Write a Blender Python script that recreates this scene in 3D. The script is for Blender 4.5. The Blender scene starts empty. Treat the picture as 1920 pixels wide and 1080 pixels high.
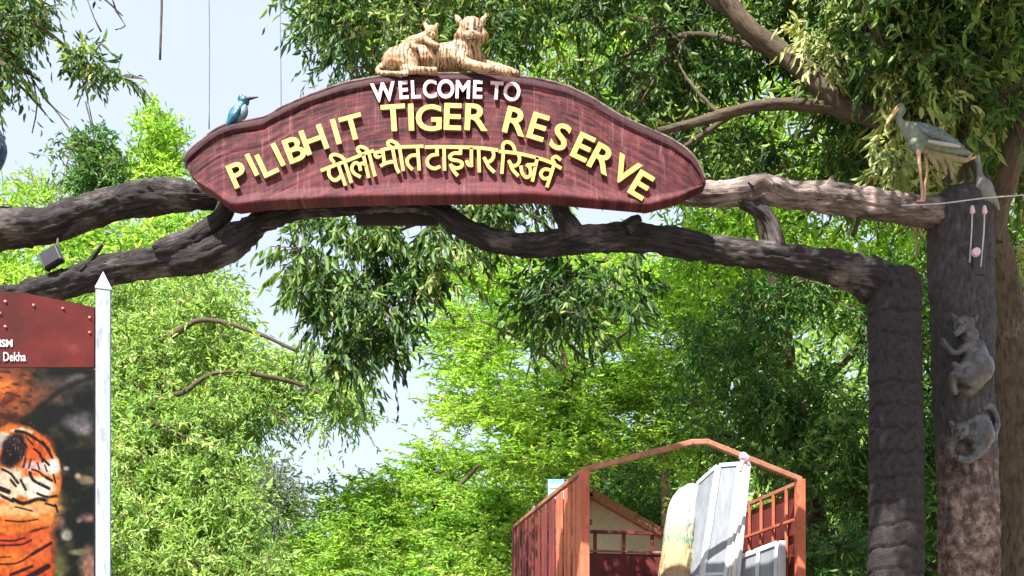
import bpy, bmesh, math, random
import numpy as np
from mathutils import Vector, Matrix
R = math.radians
random.seed(7)
rng = np.random.default_rng(7)
scene = bpy.context.scene
COL = scene.collection

# ------------------------------------------------------------------ camera, sky, sun, exposure
EYE = 1.5
F = 2000.0      # focal length in pixels of the 1920 wide photograph
HZ = 1300.0     # image row of the horizon (below the crop)
cam_d = bpy.data.cameras.new('camera')
cam = bpy.data.objects.new('camera', cam_d)
COL.objects.link(cam)
cam.location = (0, 0, EYE)
cam.rotation_euler = (R(90), 0, 0)
cam_d.sensor_width = 36
cam_d.lens = 36 * F / 1920
cam_d.shift_y = (HZ - 540) / 1920
cam_d.clip_end = 2000
scene.camera = cam

SUN = Vector((-0.25, -0.54, 0.80)).normalized()
world = bpy.data.worlds.new('World')
scene.world = world
world.use_nodes = True
wn = world.node_tree
bg = wn.nodes['Background']
sky = wn.nodes.new('ShaderNodeTexSky')
sky.sky_type = 'NISHITA'
sky.sun_disc = False
sky.sun_elevation = math.asin(SUN.z)
sky.sun_rotation = math.atan2(SUN.x, SUN.y)
sky.air_density = 1.0
sky.dust_density = 3.5
sky.ozone_density = 1.0
# thin bright summer haze over the whole dome
hz = wn.nodes.new('ShaderNodeMix'); hz.data_type = 'RGBA'; hz.inputs[0].default_value = .78
hz.inputs[7].default_value = (1.95, 2.12, 2.62, 1)
wn.links.new(sky.outputs['Color'], hz.inputs[6])
wn.links.new(hz.outputs[2], bg.inputs['Color'])
bg.inputs['Strength'].default_value = 0.15
sun_d = bpy.data.lights.new('sun', 'SUN')
sun_d.energy = 5.0
sun_d.angle = R(0.5)
sun_d.color = (1.0, 0.955, 0.89)
sun = bpy.data.objects.new('sun', sun_d)
COL.objects.link(sun)
sun.rotation_euler = SUN.to_track_quat('Z', 'Y').to_euler()
sun.location = SUN * 40
scene.view_settings.view_transform = 'Standard'
scene.view_settings.look = 'None'
scene.view_settings.exposure = 1.6
scene.view_settings.gamma = 1
scene.cycles.max_bounces = 12
scene.cycles.transparent_max_bounces = 8
scene.cycles.transmission_bounces = 8
scene.cycles.diffuse_bounces = 8

# ------------------------------------------------------------------ helpers
def P(px, py, Y):
    """a photograph pixel at distance Y as a world point"""
    return Vector(((px - 960) / F * Y, Y, EYE + (HZ - py) / F * Y))

def tag(o, label=None, cat=None, group=None, kind=None):
    if label: o['label'] = label
    if cat: o['category'] = cat
    if group: o['group'] = group
    if kind: o['kind'] = kind
    return o

def empty(name, loc=(0, 0, 0), label=None, cat=None, group=None):
    o = bpy.data.objects.new(name, None)
    COL.objects.link(o)
    o.location = loc
    o.empty_display_size = .2
    return tag(o, label, cat, group)

def link_mesh(name, me, mats=None, parent=None, smooth=False):
    o = bpy.data.objects.new(name, me)
    COL.objects.link(o)
    if mats:
        for m in (mats if isinstance(mats, (list, tuple)) else [mats]):
            me.materials.append(m)
    if smooth:
        me.polygons.foreach_set('use_smooth', np.ones(len(me.polygons), dtype=bool))
    if parent:
        # world-space vertices -> keep in place by moving the mesh into the parent's frame
        o.parent = parent
        o.matrix_parent_inverse = Matrix.Translation(-parent.location)
    return o

def mesh(name, V, Fc, mats=None, parent=None, smooth=False):
    me = bpy.data.meshes.new(name)
    me.from_pydata([tuple(v) for v in V], [], [tuple(f) for f in Fc])
    me.update()
    return link_mesh(name, me, mats, parent, smooth)

class MB:
    def __init__(s):
        s.V = []; s.F = []
    def box(s, c, u, v, w):
        """box with centre c and half vectors u, v, w"""
        c, u, v, w = Vector(c), Vector(u), Vector(v), Vector(w)
        if u.cross(v).dot(w) < 0: u = -u
        n = len(s.V)
        for a in (-1, 1):
            for b in (-1, 1):
                for d in (-1, 1):
                    s.V.append(c + a * u + b * v + d * w)
        for f in ((0,1,3,2),(4,6,7,5),(0,4,5,1),(2,3,7,6),(0,2,6,4),(1,5,7,3)):
            s.F.append(tuple(n + i for i in f))
        return s
    def bar(s, a, b, wx, wy, up=(0, 0, 1)):
        a, b = Vector(a), Vector(b)
        d = (b - a); L = d.length; d.normalize()
        up = Vector(up)
        if abs(d.dot(up)) > .95: up = Vector((0, 1, 0)) if abs(d.y) < .9 else Vector((1, 0, 0))
        x = d.cross(up).normalized(); y = x.cross(d).normalized()
        return s.box((a + b) / 2, x * wx / 2, y * wy / 2, d * L / 2)
    def cyl(s, a, b, r0, r1=None, n=12):
        r1 = r0 if r1 is None else r1
        a, b = Vector(a), Vector(b)
        d = (b - a).normalized()
        up = Vector((0, 0, 1)) if abs(d.z) < .9 else Vector((1, 0, 0))
        x = d.cross(up).normalized(); y = d.cross(x)
        k = len(s.V)
        for p, r in ((a, r0), (b, r1)):
            for i in range(n):
                t = 2 * math.pi * i / n
                s.V.append(p + (x * math.cos(t) + y * math.sin(t)) * r)
        for i in range(n):
            j = (i + 1) % n
            s.F.append((k + i, k + j, k + n + j, k + n + i))
        s.F.append(tuple(k + n - 1 - i for i in range(n)))
        s.F.append(tuple(k + n + i for i in range(n)))
        return s
    def build(s, name, mats, parent=None, smooth=False, bevel=0):
        me = bpy.data.meshes.new(name)
        me.from_pydata([tuple(v) for v in s.V], [], s.F)
        bm = bmesh.new(); bm.from_mesh(me)
        bmesh.ops.recalc_face_normals(bm, faces=bm.faces)
        if bevel:
            bmesh.ops.bevel(bm, geom=list(bm.edges), offset=bevel, segments=1, affect='EDGES')
        bm.to_mesh(me); bm.free()
        return link_mesh(name, me, mats, parent, smooth)

def hash3(ix, iy, iz, seed):
    h = (ix * 374761393 + iy * 668265263 + iz * 2147483647 + seed * 1274126177) & 0xffffffff
    h = ((h ^ (h >> 13)) * 1274126177) & 0xffffffff
    return ((h ^ (h >> 16)) & 0xffff) / 65535.0

def vnoise(p, seed=0):
    p = np.asarray(p, dtype=np.float64)
    i = np.floor(p).astype(np.int64); f = p - i
    f = f * f * (3 - 2 * f)
    r = 0
    for dx in (0, 1):
        for dy in (0, 1):
            for dz in (0, 1):
                w = (f[..., 0] if dx else 1 - f[..., 0]) * (f[..., 1] if dy else 1 - f[..., 1]) * (f[..., 2] if dz else 1 - f[..., 2])
                r = r + w * hash3(i[..., 0] + dx, i[..., 1] + dy, i[..., 2] + dz, seed)
    return r

def fbm(p, seed=0, octs=3):
    a, s, r = .5, 0, 0
    p = np.asarray(p, dtype=np.float64)
    for k in range(octs):
        r = r + a * vnoise(p * 2 ** k, seed + k); s += a; a *= .5
    return r / s

def spline(pts, step):
    """Catmull-Rom through rows of (x, y, z, r)"""
    pts = np.array(pts, float)
    Q = np.vstack([2 * pts[0] - pts[1], pts, 2 * pts[-1] - pts[-2]])
    out = []
    for i in range(1, len(Q) - 2):
        L = np.linalg.norm(Q[i + 1, :3] - Q[i, :3])
        n = max(2, int(L / step))
        for t in np.arange(n) / n:
            out.append(.5 * ((2 * Q[i]) + (-Q[i-1] + Q[i+1]) * t + (2*Q[i-1] - 5*Q[i] + 4*Q[i+1] - Q[i+2]) * t*t + (-Q[i-1] + 3*Q[i] - 3*Q[i+1] + Q[i+2]) * t**3))
    out.append(Q[-2])
    return np.array(out)

def tube(name, pts, mat, parent=None, segs=12, step=.08, rough=0.0, ridge=0.0, bands=0.0, band_p=.15, lump=0.0, seed=1, caps=True, flat=1.0):
    """a limb: tapering tube with lumps, lengthwise ridges and growth bands as real relief"""
    C = spline(pts, step)
    n = len(C)
    T = np.gradient(C[:, :3], axis=0)
    T /= np.linalg.norm(T, axis=1)[:, None] + 1e-9
    x = np.cross(T[0], [0, 1, 0.01]); x /= np.linalg.norm(x)
    V = np.zeros((n, segs, 3)); UV = np.zeros((n, segs, 2))
    dist = np.concatenate([[0], np.cumsum(np.linalg.norm(np.diff(C[:, :3], axis=0), axis=1))])
    ang = np.arange(segs) / segs * 2 * np.pi
    for i in range(n):
        x = x - T[i] * x.dot(T[i]); x /= np.linalg.norm(x) + 1e-9
        y = np.cross(T[i], x)
        r = C[i, 3]
        dirs = np.cos(ang)[:, None] * x + np.sin(ang)[:, None] * y
        ca, sa = np.cos(ang) * 2, np.sin(ang) * 2
        dd = np.full(segs, dist[i])
        rr = np.full(segs, r)
        if lump: rr = rr + lump * r * (fbm(np.stack([ca * .6, sa * .6, dd * 2.2 / max(r * 5, .2)], -1), seed) - .5) * 2
        if ridge:
            q = vnoise(np.stack([ca * 4.0, sa * 4.0, dd * 2.5], -1), seed + 9)
            q2 = vnoise(np.stack([ca * 8.0, sa * 8.0, dd * 5], -1), seed + 19)
            rr = rr - ridge * (np.abs(q - .5) * 2 < .22) - ridge * .6 * (np.abs(q2 - .5) * 2 < .25)
        if rough: rr = rr + rough * (fbm(np.stack([ca * 3, sa * 3, dd * 14], -1), seed + 4) - .5)
        if bands:
            wob = vnoise(np.stack([ca, sa, dd * 1.5], -1), seed + 6) * .5
            ph = (dd / band_p + wob) % 1.0
            rr = rr + bands * (ph - .5) - bands * 1.2 * (ph < .12)
        V[i] = C[i, :3] + dirs * rr[:, None]
        UV[i, :, 0] = np.arange(segs) / segs * max(.1, 6.28 * r); UV[i, :, 1] = dist[i]
    verts = V.reshape(-1, 3)
    a = np.arange(n - 1)[:, None] * segs; j = np.arange(segs)[None, :]; k = (j + 1) % segs
    quads = np.stack([a + j, a + k, a + segs + k, a + segs + j], -1).reshape(-1, 4)
    fl = quads.tolist()
    vl = verts.tolist()
    if caps:
        vl.append(C[0, :3].tolist()); vl.append(C[-1, :3].tolist())
        for i in range(segs):
            fl.append([i, len(vl) - 2, (i + 1) % segs][::-1]); fl.append([(n-1)*segs + i, (n-1)*segs + (i+1) % segs, len(vl) - 1])
    me = bpy.data.meshes.new(name)
    me.from_pydata(vl, [], fl)
    me.update()
    uv = me.uv_layers.new(name='UVMap')
    li = np.zeros(len(me.loops), dtype=np.int32); me.loops.foreach_get('vertex_index', li)
    U = np.vstack([UV.reshape(-1, 2), np.zeros((2, 2))])[:, :][np.minimum(li, n * segs + 1)]
    uv.data.foreach_set('uv', U.astype(np.float32).ravel())
    return link_mesh(name, me, mat, parent, True)

def pxpts(rows, Y=None):
    """rows of (px, py, r_px[, Y]) -> (x, y, z, r)"""
    out = []
    for r in rows:
        YY = r[3] if len(r) > 3 else Y
        p = P(r[0], r[1], YY)
        out.append((p.x, p.y, p.z, r[2] / F * YY))
    return out

# ---- materials
def nodes(name):
    m = bpy.data.materials.new(name); m.use_nodes = True
    nt = m.node_tree
    return m, nt, nt.nodes['Principled BSDF']

def N(nt, t, **kw):
    n = nt.nodes.new(t)
    for k, v in kw.items():
        if k in n.inputs: n.inputs[k].default_value = v
        else: setattr(n, k, v)
    return n

def ramp(nt, fac, stops):
    r = nt.nodes.new('ShaderNodeValToRGB')
    while len(r.color_ramp.elements) < len(stops): r.color_ramp.elements.new(.5)
    for e, (p, c) in zip(r.color_ramp.elements, stops):
        e.position = p; e.color = (*c, 1)
    nt.links.new(fac, r.inputs['Fac'])
    return r.outputs['Color']

def mixc(nt, fac, a, b, mode='MIX'):
    m = nt.nodes.new('ShaderNodeMix'); m.data_type = 'RGBA'; m.blend_type = mode
    if hasattr(fac, 'links'): nt.links.new(fac, m.inputs[0])
    else: m.inputs[0].default_value = fac
    for i, v in ((6, a), (7, b)):
        if hasattr(v, 'links'): nt.links.new(v, m.inputs[i])
        else: m.inputs[i].default_value = (*v, 1)
    return m.outputs[2]

def coords(nt, kind='Object', scale=(1, 1, 1)):
    t = nt.nodes.new('ShaderNodeTexCoord'); m = nt.nodes.new('ShaderNodeMapping')
    m.inputs['Scale'].default_value = scale
    nt.links.new(t.outputs[kind], m.inputs['Vector'])
    return m.outputs['Vector']

def noise(nt, vec, scale, detail=5, rough=.6):
    n = nt.nodes.new('ShaderNodeTexNoise')
    n.inputs['Scale'].default_value = scale; n.inputs['Detail'].default_value = detail; n.inputs['Roughness'].default_value = rough
    nt.links.new(vec, n.inputs['Vector'])
    return n.outputs['Fac']

def bump(nt, bs, h, strength, dist=.01):
    b = nt.nodes.new('ShaderNodeBump'); b.inputs['Strength'].default_value = strength; b.inputs['Distance'].default_value = dist
    nt.links.new(h, b.inputs['Height']); nt.links.new(b.outputs['Normal'], bs.inputs['Normal'])

def m_paint(name, c1, c2, scale=8, rough=.5, bumps=.15, metal=0, stretch=(1, 1, 1), c3=None, spec=.4):
    m, nt, bs = nodes(name)
    v = coords(nt, 'Object', stretch)
    a = noise(nt, v, scale, 6, .65); b = noise(nt, v, scale * 7, 4)
    col = ramp(nt, a, [(.35, c1), (.65, c2)])
    if c3:
        col = mixc(nt, ramp(nt, b, [(.56, (0, 0, 0)), (.68, (1, 1, 1))]), col, c3)
    nt.links.new(col, bs.inputs['Base Color'])
    bs.inputs['Roughness'].default_value = rough; bs.inputs['Metallic'].default_value = metal
    bs.inputs['Specular IOR Level'].default_value = spec
    bump(nt, bs, b, bumps, .01)
    return m

def m_bark(name, dark, mid, light, kind='UV', sc=(1, 1, 1), patch=.62, bumps=.8, rough=.85):
    m, nt, bs = nodes(name)
    v = coords(nt, kind, sc)
    vo = coords(nt, 'Object')
    big = noise(nt, vo, 2.6, 5, .6)
    fine = noise(nt, v, 14, 8, .7)
    grain = noise(nt, v, 45, 5, .7)
    col = ramp(nt, fine, [(.3, dark), (.52, mid), (.78, tuple(min(1, c * 1.5) for c in mid))])
    pm = mixc(nt, .35, big, fine)
    col = mixc(nt, ramp(nt, pm, [(patch - .06, (0, 0, 0)), (patch + .05, (1, 1, 1))]), col, light)
    nt.links.new(col, bs.inputs['Base Color'])
    bs.inputs['Roughness'].default_value = rough
    bs.inputs['Specular IOR Level'].default_value = .25
    bump(nt, bs, mixc(nt, .4, fine, grain), bumps, .03)
    return m

def m_leaf(name, stops, trans=.35, tcol=1.6, rough=.55, spec=.35):
    """leaf colour follows a random per-leaf tone attribute"""
    m, nt, bs = nodes(name)
    at = nt.nodes.new('ShaderNodeAttribute'); at.attribute_name = 'tone'
    col = ramp(nt, at.outputs['Fac'], stops)
    nt.links.new(col, bs.inputs['Base Color'])
    bs.inputs['Roughness'].default_value = rough
    bs.inputs['Specular IOR Level'].default_value = spec
    tr = nt.nodes.new('ShaderNodeBsdfTranslucent')
    tc = mixc(nt, 1.0, col, (tcol, tcol * 1.05, tcol * .45), 'MULTIPLY')
    nt.links.new(tc, tr.inputs['Color'])
    mx = nt.nodes.new('ShaderNodeMixShader'); mx.inputs[0].default_value = trans
    nt.links.new(bs.outputs[0], mx.inputs[1]); nt.links.new(tr.outputs[0], mx.inputs[2])
    nt.links.new(mx.outputs[0], nt.nodes['Material Output'].inputs['Surface'])
    return m

M = {}
M['beam'] = m_bark('bark_paint_dark', (.007, .006, .0065), (.030, .025, .026), (.13, .11, .105), sc=(2.2, .35, 1), patch=.565, bumps=1.0)  # random pale mottling, partly standing in for sunlit highlights
M['beam_pale'] = m_bark('bark_paint_pale', (.022, .017, .016), (.13, .10, .092), (.32, .25, .23), sc=(2.2, .35, 1), patch=.53, bumps=1.0)  # sun-bleached right limb, its sunlit look also put into the paler colour
M['column'] = m_bark('column_bark', (.008, .0065, .007), (.030, .024, .025), (.085, .065, .064), sc=(1.5, 1.3, 1), patch=.66)
M['trunk_grey'] = m_bark('trunk_grey', (.025, .021, .024), (.08, .068, .075), (.17, .13, .125), sc=(2.5, .5, 1), patch=.62)
M['trunk_mottled'] = m_bark('trunk_mottled', (.05, .028, .025), (.17, .105, .09), (.36, .26, .23), sc=(1.2, 1.2, 1), patch=.5)
m, nt, bs = nodes('trunk_two_tone')
v = coords(nt, 'UV', (2.0, .7, 1)); vo = coords(nt, 'Object')
fine = noise(nt, v, 14, 8, .7); big = noise(nt, vo, 3.2, 6, .65); spots = noise(nt, vo, 11, 5, .7)
ca1 = ramp(nt, fine, [(.3, (.015, .013, .014)), (.52, (.050, .044, .047)), (.78, (.095, .085, .087))])
cb1 = ramp(nt, spots, [(.36, (.045, .024, .022)), (.5, (.115, .08, .068)), (.66, (.30, .225, .19))])
sep = nt.nodes.new('ShaderNodeSeparateXYZ'); nt.links.new(vo, sep.inputs[0])
ma = nt.nodes.new('ShaderNodeMath'); ma.operation = 'MULTIPLY_ADD'; nt.links.new(big, ma.inputs[0]); ma.inputs[1].default_value = -2.4; nt.links.new(sep.outputs['Z'], ma.inputs[2])
mr = nt.nodes.new('ShaderNodeMapRange'); nt.links.new(ma.outputs[0], mr.inputs['Value']); mr.inputs['From Min'].default_value = 3.05 - 1.2; mr.inputs['From Max'].default_value = 3.85 - 1.2
nt.links.new(mixc(nt, mr.outputs[0], cb1, ca1), bs.inputs['Base Color']); bs.inputs['Roughness'].default_value = .85; bs.inputs['Specular IOR Level'].default_value = .25
bump(nt, bs, mixc(nt, .5, fine, spots), .9, .03)
M['trunk_two'] = m
M['bark'] = m_bark('live_bark', (.018, .013, .009), (.085, .062, .042), (.24, .19, .14), sc=(2, .5, 1), patch=.64)
M['bark_pale'] = m_bark('pale_bark', (.10, .07, .05), (.26, .20, .15), (.45, .38, .3), sc=(2, .5, 1), patch=.6)

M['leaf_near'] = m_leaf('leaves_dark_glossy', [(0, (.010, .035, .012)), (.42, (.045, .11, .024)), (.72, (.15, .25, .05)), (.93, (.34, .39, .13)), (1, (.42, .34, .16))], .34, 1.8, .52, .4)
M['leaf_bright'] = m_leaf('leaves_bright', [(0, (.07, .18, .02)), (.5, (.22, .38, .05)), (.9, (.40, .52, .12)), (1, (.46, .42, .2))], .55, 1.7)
M['leaf_lime'] = m_leaf('leaves_lime', [(0, (.07, .17, .02)), (.5, (.21, .37, .055)), (.9, (.42, .52, .14)), (1, (.5, .42, .22))], .55, 1.7)
M['leaf_olive'] = m_leaf('leaves_olive', [(0, (.09, .19, .045)), (.5, (.25, .39, .10)), (.85, (.40, .52, .19)), (1, (.46, .36, .2))], .42, 1.5)  # paleness of haze over the left trees put into this leaf colour
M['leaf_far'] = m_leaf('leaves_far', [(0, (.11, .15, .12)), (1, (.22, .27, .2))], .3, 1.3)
M['leaf_dark'] = m_leaf('leaves_dark_green', [(0, (.018, .065, .015)), (.55, (.06, .16, .03)), (.88, (.18, .30, .07)), (1, (.38, .44, .18))], .34, 1.6, .5, .4)  # dark green leaf tones of the denser trees

# ------------------------------------------------------------------ foliage
def crown(name, centres, mat, parent, n_twig=7, n_leaf=9, cr=.35, L=.12, W=.036, droop=.6, flat=1.0, spread=.5, seed=1, kind=None):
    """leaf sprays around clump centres: each clump has twigs, each twig its leaves"""
    g = np.random.default_rng(seed)
    Cn = np.asarray(centres, float)
    nc = len(Cn)
    ctone = g.random(nc)
    # twigs
    ci = np.repeat(np.arange(nc), n_twig)
    nt_ = len(ci)
    d = g.normal(size=(nt_, 3)); d[:, 2] *= flat
    d /= np.linalg.norm(d, axis=1)[:, None] + 1e-9
    size = (.6 + .8 * g.random(nc))[ci]
    start = Cn[ci] + d * (g.random(nt_) ** .5 * cr * .5 * size)[:, None] * np.array([1, 1, flat])
    tl = cr * size * (.5 + .8 * g.random(nt_))
    # leaves
    ti = np.repeat(np.arange(nt_), n_leaf)
    n = len(ti)
    s = np.tile((np.arange(n_leaf) + .5) / n_leaf, nt_) + g.normal(size=n) * .04
    pos = start[ti] + d[ti] * (s * tl[ti])[:, None]
    pos[:, 2] -= droop * .45 * tl[ti] * s * s
    ax = d[ti] * .6 + g.normal(size=(n, 3)) * spread
    ax[:, 2] = ax[:, 2] * flat - droop
    ax /= np.linalg.norm(ax, axis=1)[:, None] + 1e-9
    sd = np.cross(ax, g.normal(size=(n, 3)) + np.array([0, 0, .6]))
    sd /= np.linalg.norm(sd, axis=1)[:, None] + 1e-9
    nn = np.cross(ax, sd)
    ll = (L * (.65 + .7 * g.random(n)))[:, None]; ww = (W * (.7 + .6 * g.random(n)))[:, None]
    bend = nn * ll * (.10 * g.random(n))[:, None]
    csz = (.7 + .6 * g.random(nc))[ci[ti]][:, None]
    ll = ll * csz; ww = ww * csz
    V = np.stack([pos, pos + ax * ll * .26 + sd * ww * .46 + bend, pos + ax * ll * .62 + sd * ww * .36 + bend, pos + ax * ll - nn * ll * .12,
                  pos + ax * ll * .62 - sd * ww * .36 + bend, pos + ax * ll * .26 - sd * ww * .46 + bend], 1).reshape(-1, 3)
    me = bpy.data.meshes.new(name)
    me.vertices.add(6 * n); me.vertices.foreach_set('co', V.astype(np.float32).ravel())
    idx = (np.arange(n) * 6)[:, None] + np.array([0, 1, 2, 3, 0, 3, 4, 5])[None, :]
    me.loops.add(8 * n); me.loops.foreach_set('vertex_index', idx.astype(np.int32).ravel())
    me.polygons.add(2 * n); me.polygons.foreach_set('loop_start', np.arange(0, 8 * n, 4, dtype=np.int32))
    me.polygons.foreach_set('loop_total', np.full(2 * n, 4, dtype=np.int32))
    me.update(calc_edges=True)
    tone = np.clip(.55 * ctone[ci[ti]] + .5 * g.random(n) - .03, 0, 1)
    at = me.attributes.new('tone', 'FLOAT', 'POINT')
    at.data.foreach_set('value', np.repeat(tone, 6).astype(np.float32))
    if parent and kind is None:
        tw = g.random(nt_) < .7
        a = start[tw] - d[tw] * (tl[tw] * .35)[:, None]; m_ = start[tw] + d[tw] * (tl[tw] * .5)[:, None]; b = start[tw] + d[tw] * tl[tw][:, None]
        m_[:, 2] -= droop * .11 * tl[tw]; b[:, 2] -= droop * .45 * tl[tw]
        w1 = np.cross(d[tw], g.normal(size=a.shape)); w1 /= np.linalg.norm(w1, axis=1)[:, None]; w1 *= .0045 + cr * .006
        TV = np.stack([a - w1, a + w1, m_ + w1 * .7, b, m_ - w1 * .7], 1).reshape(-1, 3)
        k = len(a)
        tm = bpy.data.meshes.new('twigs'); tm.from_pydata(TV.tolist(), [], (np.arange(k)[:, None] * 5 + np.arange(5)[None, :]).tolist())
        link_mesh('twigs', tm, M['bark'], parent)['kind'] = 'stuff'
    o = link_mesh(name, me, mat, parent)
    if kind: o['kind'] = kind
    LEAFCOUNT[0] += n
    return o
LEAFCOUNT = [0]

def in_poly(x, y, poly):
    poly = np.array(poly, float); r = np.zeros(len(x), bool)
    j = len(poly) - 1
    for i in range(len(poly)):
        xi, yi = poly[i]; xj, yj = poly[j]
        c = ((yi > y) != (yj > y)) & (x < (xj - xi) * (y - yi) / (yj - yi + 1e-12) + xi)
        r ^= c; j = i
    return r

def fill(poly, n, Y0, Y1, seed=1, gap=.0, gs=90.0, lean=0.0):
    """clump centres inside an outline seen in the photograph, spread over the depth Y0..Y1"""
    g = np.random.default_rng(seed)
    p = np.array(poly, float); lo, hi = p.min(0), p.max(0)
    out = np.zeros((0, 3))
    while len(out) < n:
        x = g.uniform(lo[0], hi[0], 4 * n); y = g.uniform(lo[1], hi[1], 4 * n)
        m = in_poly(x, y, poly)
        if gap: m &= fbm(np.stack([x / gs, y / gs, np.full_like(x, seed)], -1), seed, 2) > gap
        x, y = x[m], y[m]
        # crowns are domes: the higher a clump sits, the farther back it stands
        Y = g.uniform(Y0, Y1, len(x)) + lean * ((hi[1] - y) / (hi[1] - lo[1]) - .5)
        out = np.vstack([out, np.stack([(x - 960) / F * Y, Y, EYE + (HZ - y) / F * Y], -1)])
    return out[:n]

def ell(c, r, n, seed=1):
    g = np.random.default_rng(seed)
    d = g.normal(size=(n, 3)); d /= np.linalg.norm(d, axis=1)[:, None]
    return np.array(c) + d * (g.random(n) ** .45)[:, None] * np.array(r)

# ------------------------------------------------------------------ ground, road, kerbs
m_ground = m_paint('dry_grass_soil', (.25, .21, .14), (.33, .28, .20), 1.5, .95, .4, c3=(.14, .16, .07))  # unseen ground, kept pale to bounce light up into the shadows
m_road = m_paint('asphalt', (.045, .045, .045), (.07, .068, .065), 3, .9, .3)
m_kerb = m_paint('kerb_concrete', (.3, .29, .27), (.4, .39, .36), 5, .9, .2)
g = mesh('ground', [(-500, -200, 0), (500, -200, 0), (500, 900, 0), (-500, 900, 0)], [(0, 1, 2, 3)], m_ground)
tag(g, kind='structure')
rd = mesh('road', [(-3.1, -60, .004), (3.0, -60, .004), (3.0, 120, .004), (-3.1, 120, .004)], [(0, 1, 2, 3)], m_road)
tag(rd, kind='structure')
for xx in (-3.2, 3.1):
    k = MB().box((xx, 30, .06), (.1, 0, 0), (0, 90, 0), (0, 0, .06)).build('kerb', m_kerb); tag(k, kind='structure')

# ------------------------------------------------------------------ the gateway arch
GY = 9.0
gate = empty('gateway_arch', (3.2, 9.0, 0), 'concrete gateway arch modelled as rough dark tree limbs carrying the welcome board', 'gateway')
upper_l = [(-420, 430, 40, 9.25), (-200, 420, 40, 9.2), (-60, 428, 38, 9.2), (20, 427, 36, 9.2), (90, 424, 33, 9.2), (140, 405, 34, 9.2), (200, 386, 31, 9.2), (280, 370, 33, 9.2), (350, 368, 27, 9.2), (420, 366, 24, 9.2), (560, 350, 26, 9.25)]
tube('upper_beam', pxpts(upper_l), M['beam'], gate, 48, .02, .035, .018, lump=.2, seed=3)
tube('upper_beam', pxpts([(500, 340, 22, 9.25), (800, 320, 24, 9.25), (1100, 330, 24, 9.25), (1240, 352, 22, 9.22)]), M['beam'], gate, 24, .04, .02, .008, lump=.12, seed=4)
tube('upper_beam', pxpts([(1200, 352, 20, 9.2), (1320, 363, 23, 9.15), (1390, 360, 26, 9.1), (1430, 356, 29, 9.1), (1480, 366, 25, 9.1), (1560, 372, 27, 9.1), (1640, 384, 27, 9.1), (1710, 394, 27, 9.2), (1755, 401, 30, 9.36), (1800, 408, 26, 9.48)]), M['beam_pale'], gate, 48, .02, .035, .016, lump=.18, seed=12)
tube('lower_beam', pxpts([(-420, 640, 30, 9.1), (-150, 590, 24, 9.1), (-40, 562, 20, 9.1), (30, 550, 17, 9.1), (70, 544, 22, 9.1), (130, 531, 27, 9.1), (200, 508, 27, 9.1), (300, 492, 29, 9.1), (380, 480, 31, 9.1), (440, 452, 29, 9.1), (490, 418, 21, 9.1), (560, 396, 17, 9.1), (650, 388, 15, 9.1), (740, 380, 15, 9.1), (815, 388, 16, 9.1), (855, 420, 21, 9.1), (920, 449, 22, 9.1), (1000, 461, 23, 9.1), (1080, 450, 27, 9.1), (1200, 446, 28, 9.1), (1300, 462, 26, 9.1), (1400, 474, 25, 9.1), (1500, 488, 27, 9.1), (1580, 506, 33, 9.1), (1630, 524, 40, 9.1), (1662, 545, 40, 9.12), (1678, 580, 38, 9.14), (1680, 620, 36, 9.14)]),
     M['beam'], gate, 48, .02, .035, .018, lump=.2, seed=5)
for k, rows in enumerate(([(428, 375, 17, 9.15), (415, 405, 18, 9.12), (375, 438, 18, 9.05), (320, 460, 20, 9.0), (290, 470, 14, 9.0)],
             [(1040, 360, 15, 9.2), (1050, 395, 17, 9.15), (1068, 425, 21, 9.1), (1080, 450, 26, 9.1)],
             [(1385, 372, 15, 9.1), (1420, 392, 15, 9.1), (1445, 420, 14, 9.1), (1458, 465, 16, 9.1)],
             [(1172, 430, 15, 9.0), (1188, 417, 13, 9.0), (1200, 408, 7, 9.0)],
             [(150, 508, 6, 9.0), (170, 488, 5, 9.0), (192, 458, 3.5, 9.0)],
             [(1408, 352, 12, 9.0), (1428, 340, 13, 9.0), (1450, 350, 10, 9.0)],
             [(1545, 362, 13, 9.05), (1556, 345, 10, 9.05), (1560, 330, 3, 9.05)],
             [(1575, 362, 11, 9.05), (1590, 352, 7, 9.05), (1600, 346, 3, 9.05)])):
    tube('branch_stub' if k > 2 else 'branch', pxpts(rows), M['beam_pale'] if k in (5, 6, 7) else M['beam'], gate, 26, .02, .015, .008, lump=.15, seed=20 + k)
# banded column carrying the lower beam, and its far twin on the left
cx = (1676 - 960) / F * 9.1
top = EYE + (HZ - 513) / F * 9.1
tube('column', [(cx - .02, 9.1, top, .18), (cx - .015, 9.1, top - .05, .205), (cx, 9.1, top - .2, .222), (cx + .01, 9.1, top - .8, .222), (cx + .02, 9.1, 2.6, .23), (cx + .02, 9.1, 1.2, .24), (cx + .02, 9.1, -.02, .27)],
     M['column'], gate, 56, .016, .018, .004, bands=.009, band_p=.2, lump=.08, seed=8)
tube('column', [(-6.35, 9.1, 5.2, .15), (-6.35, 9.1, 4.6, .21), (-6.35, 9.1, 2.6, .23), (-6.35, 9.1, -.02, .27)], M['column'], gate, 32, .03, .018, .004, bands=.014, band_p=.15, lump=.06, seed=9)
tx = (1802 - 960) / F * 9.4
tube('trunk_column', [(tx + .02, 9.4, 5.95, .12), (tx + .02, 9.4, 5.88, .22), (tx, 9.4, 5.65, .272), (tx, 9.4, 5.0, .265), (tx + .03, 9.4, 4.2, .262), (tx + .05, 9.4, 3.55, .258), (tx + .07, 9.4, 2.8, .256), (tx + .07, 9.4, 1.6, .27), (tx + .07, 9.4, -.02, .32)],
     M['trunk_two'], gate, 56, .018, .035, .012, lump=.14, seed=10)
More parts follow.
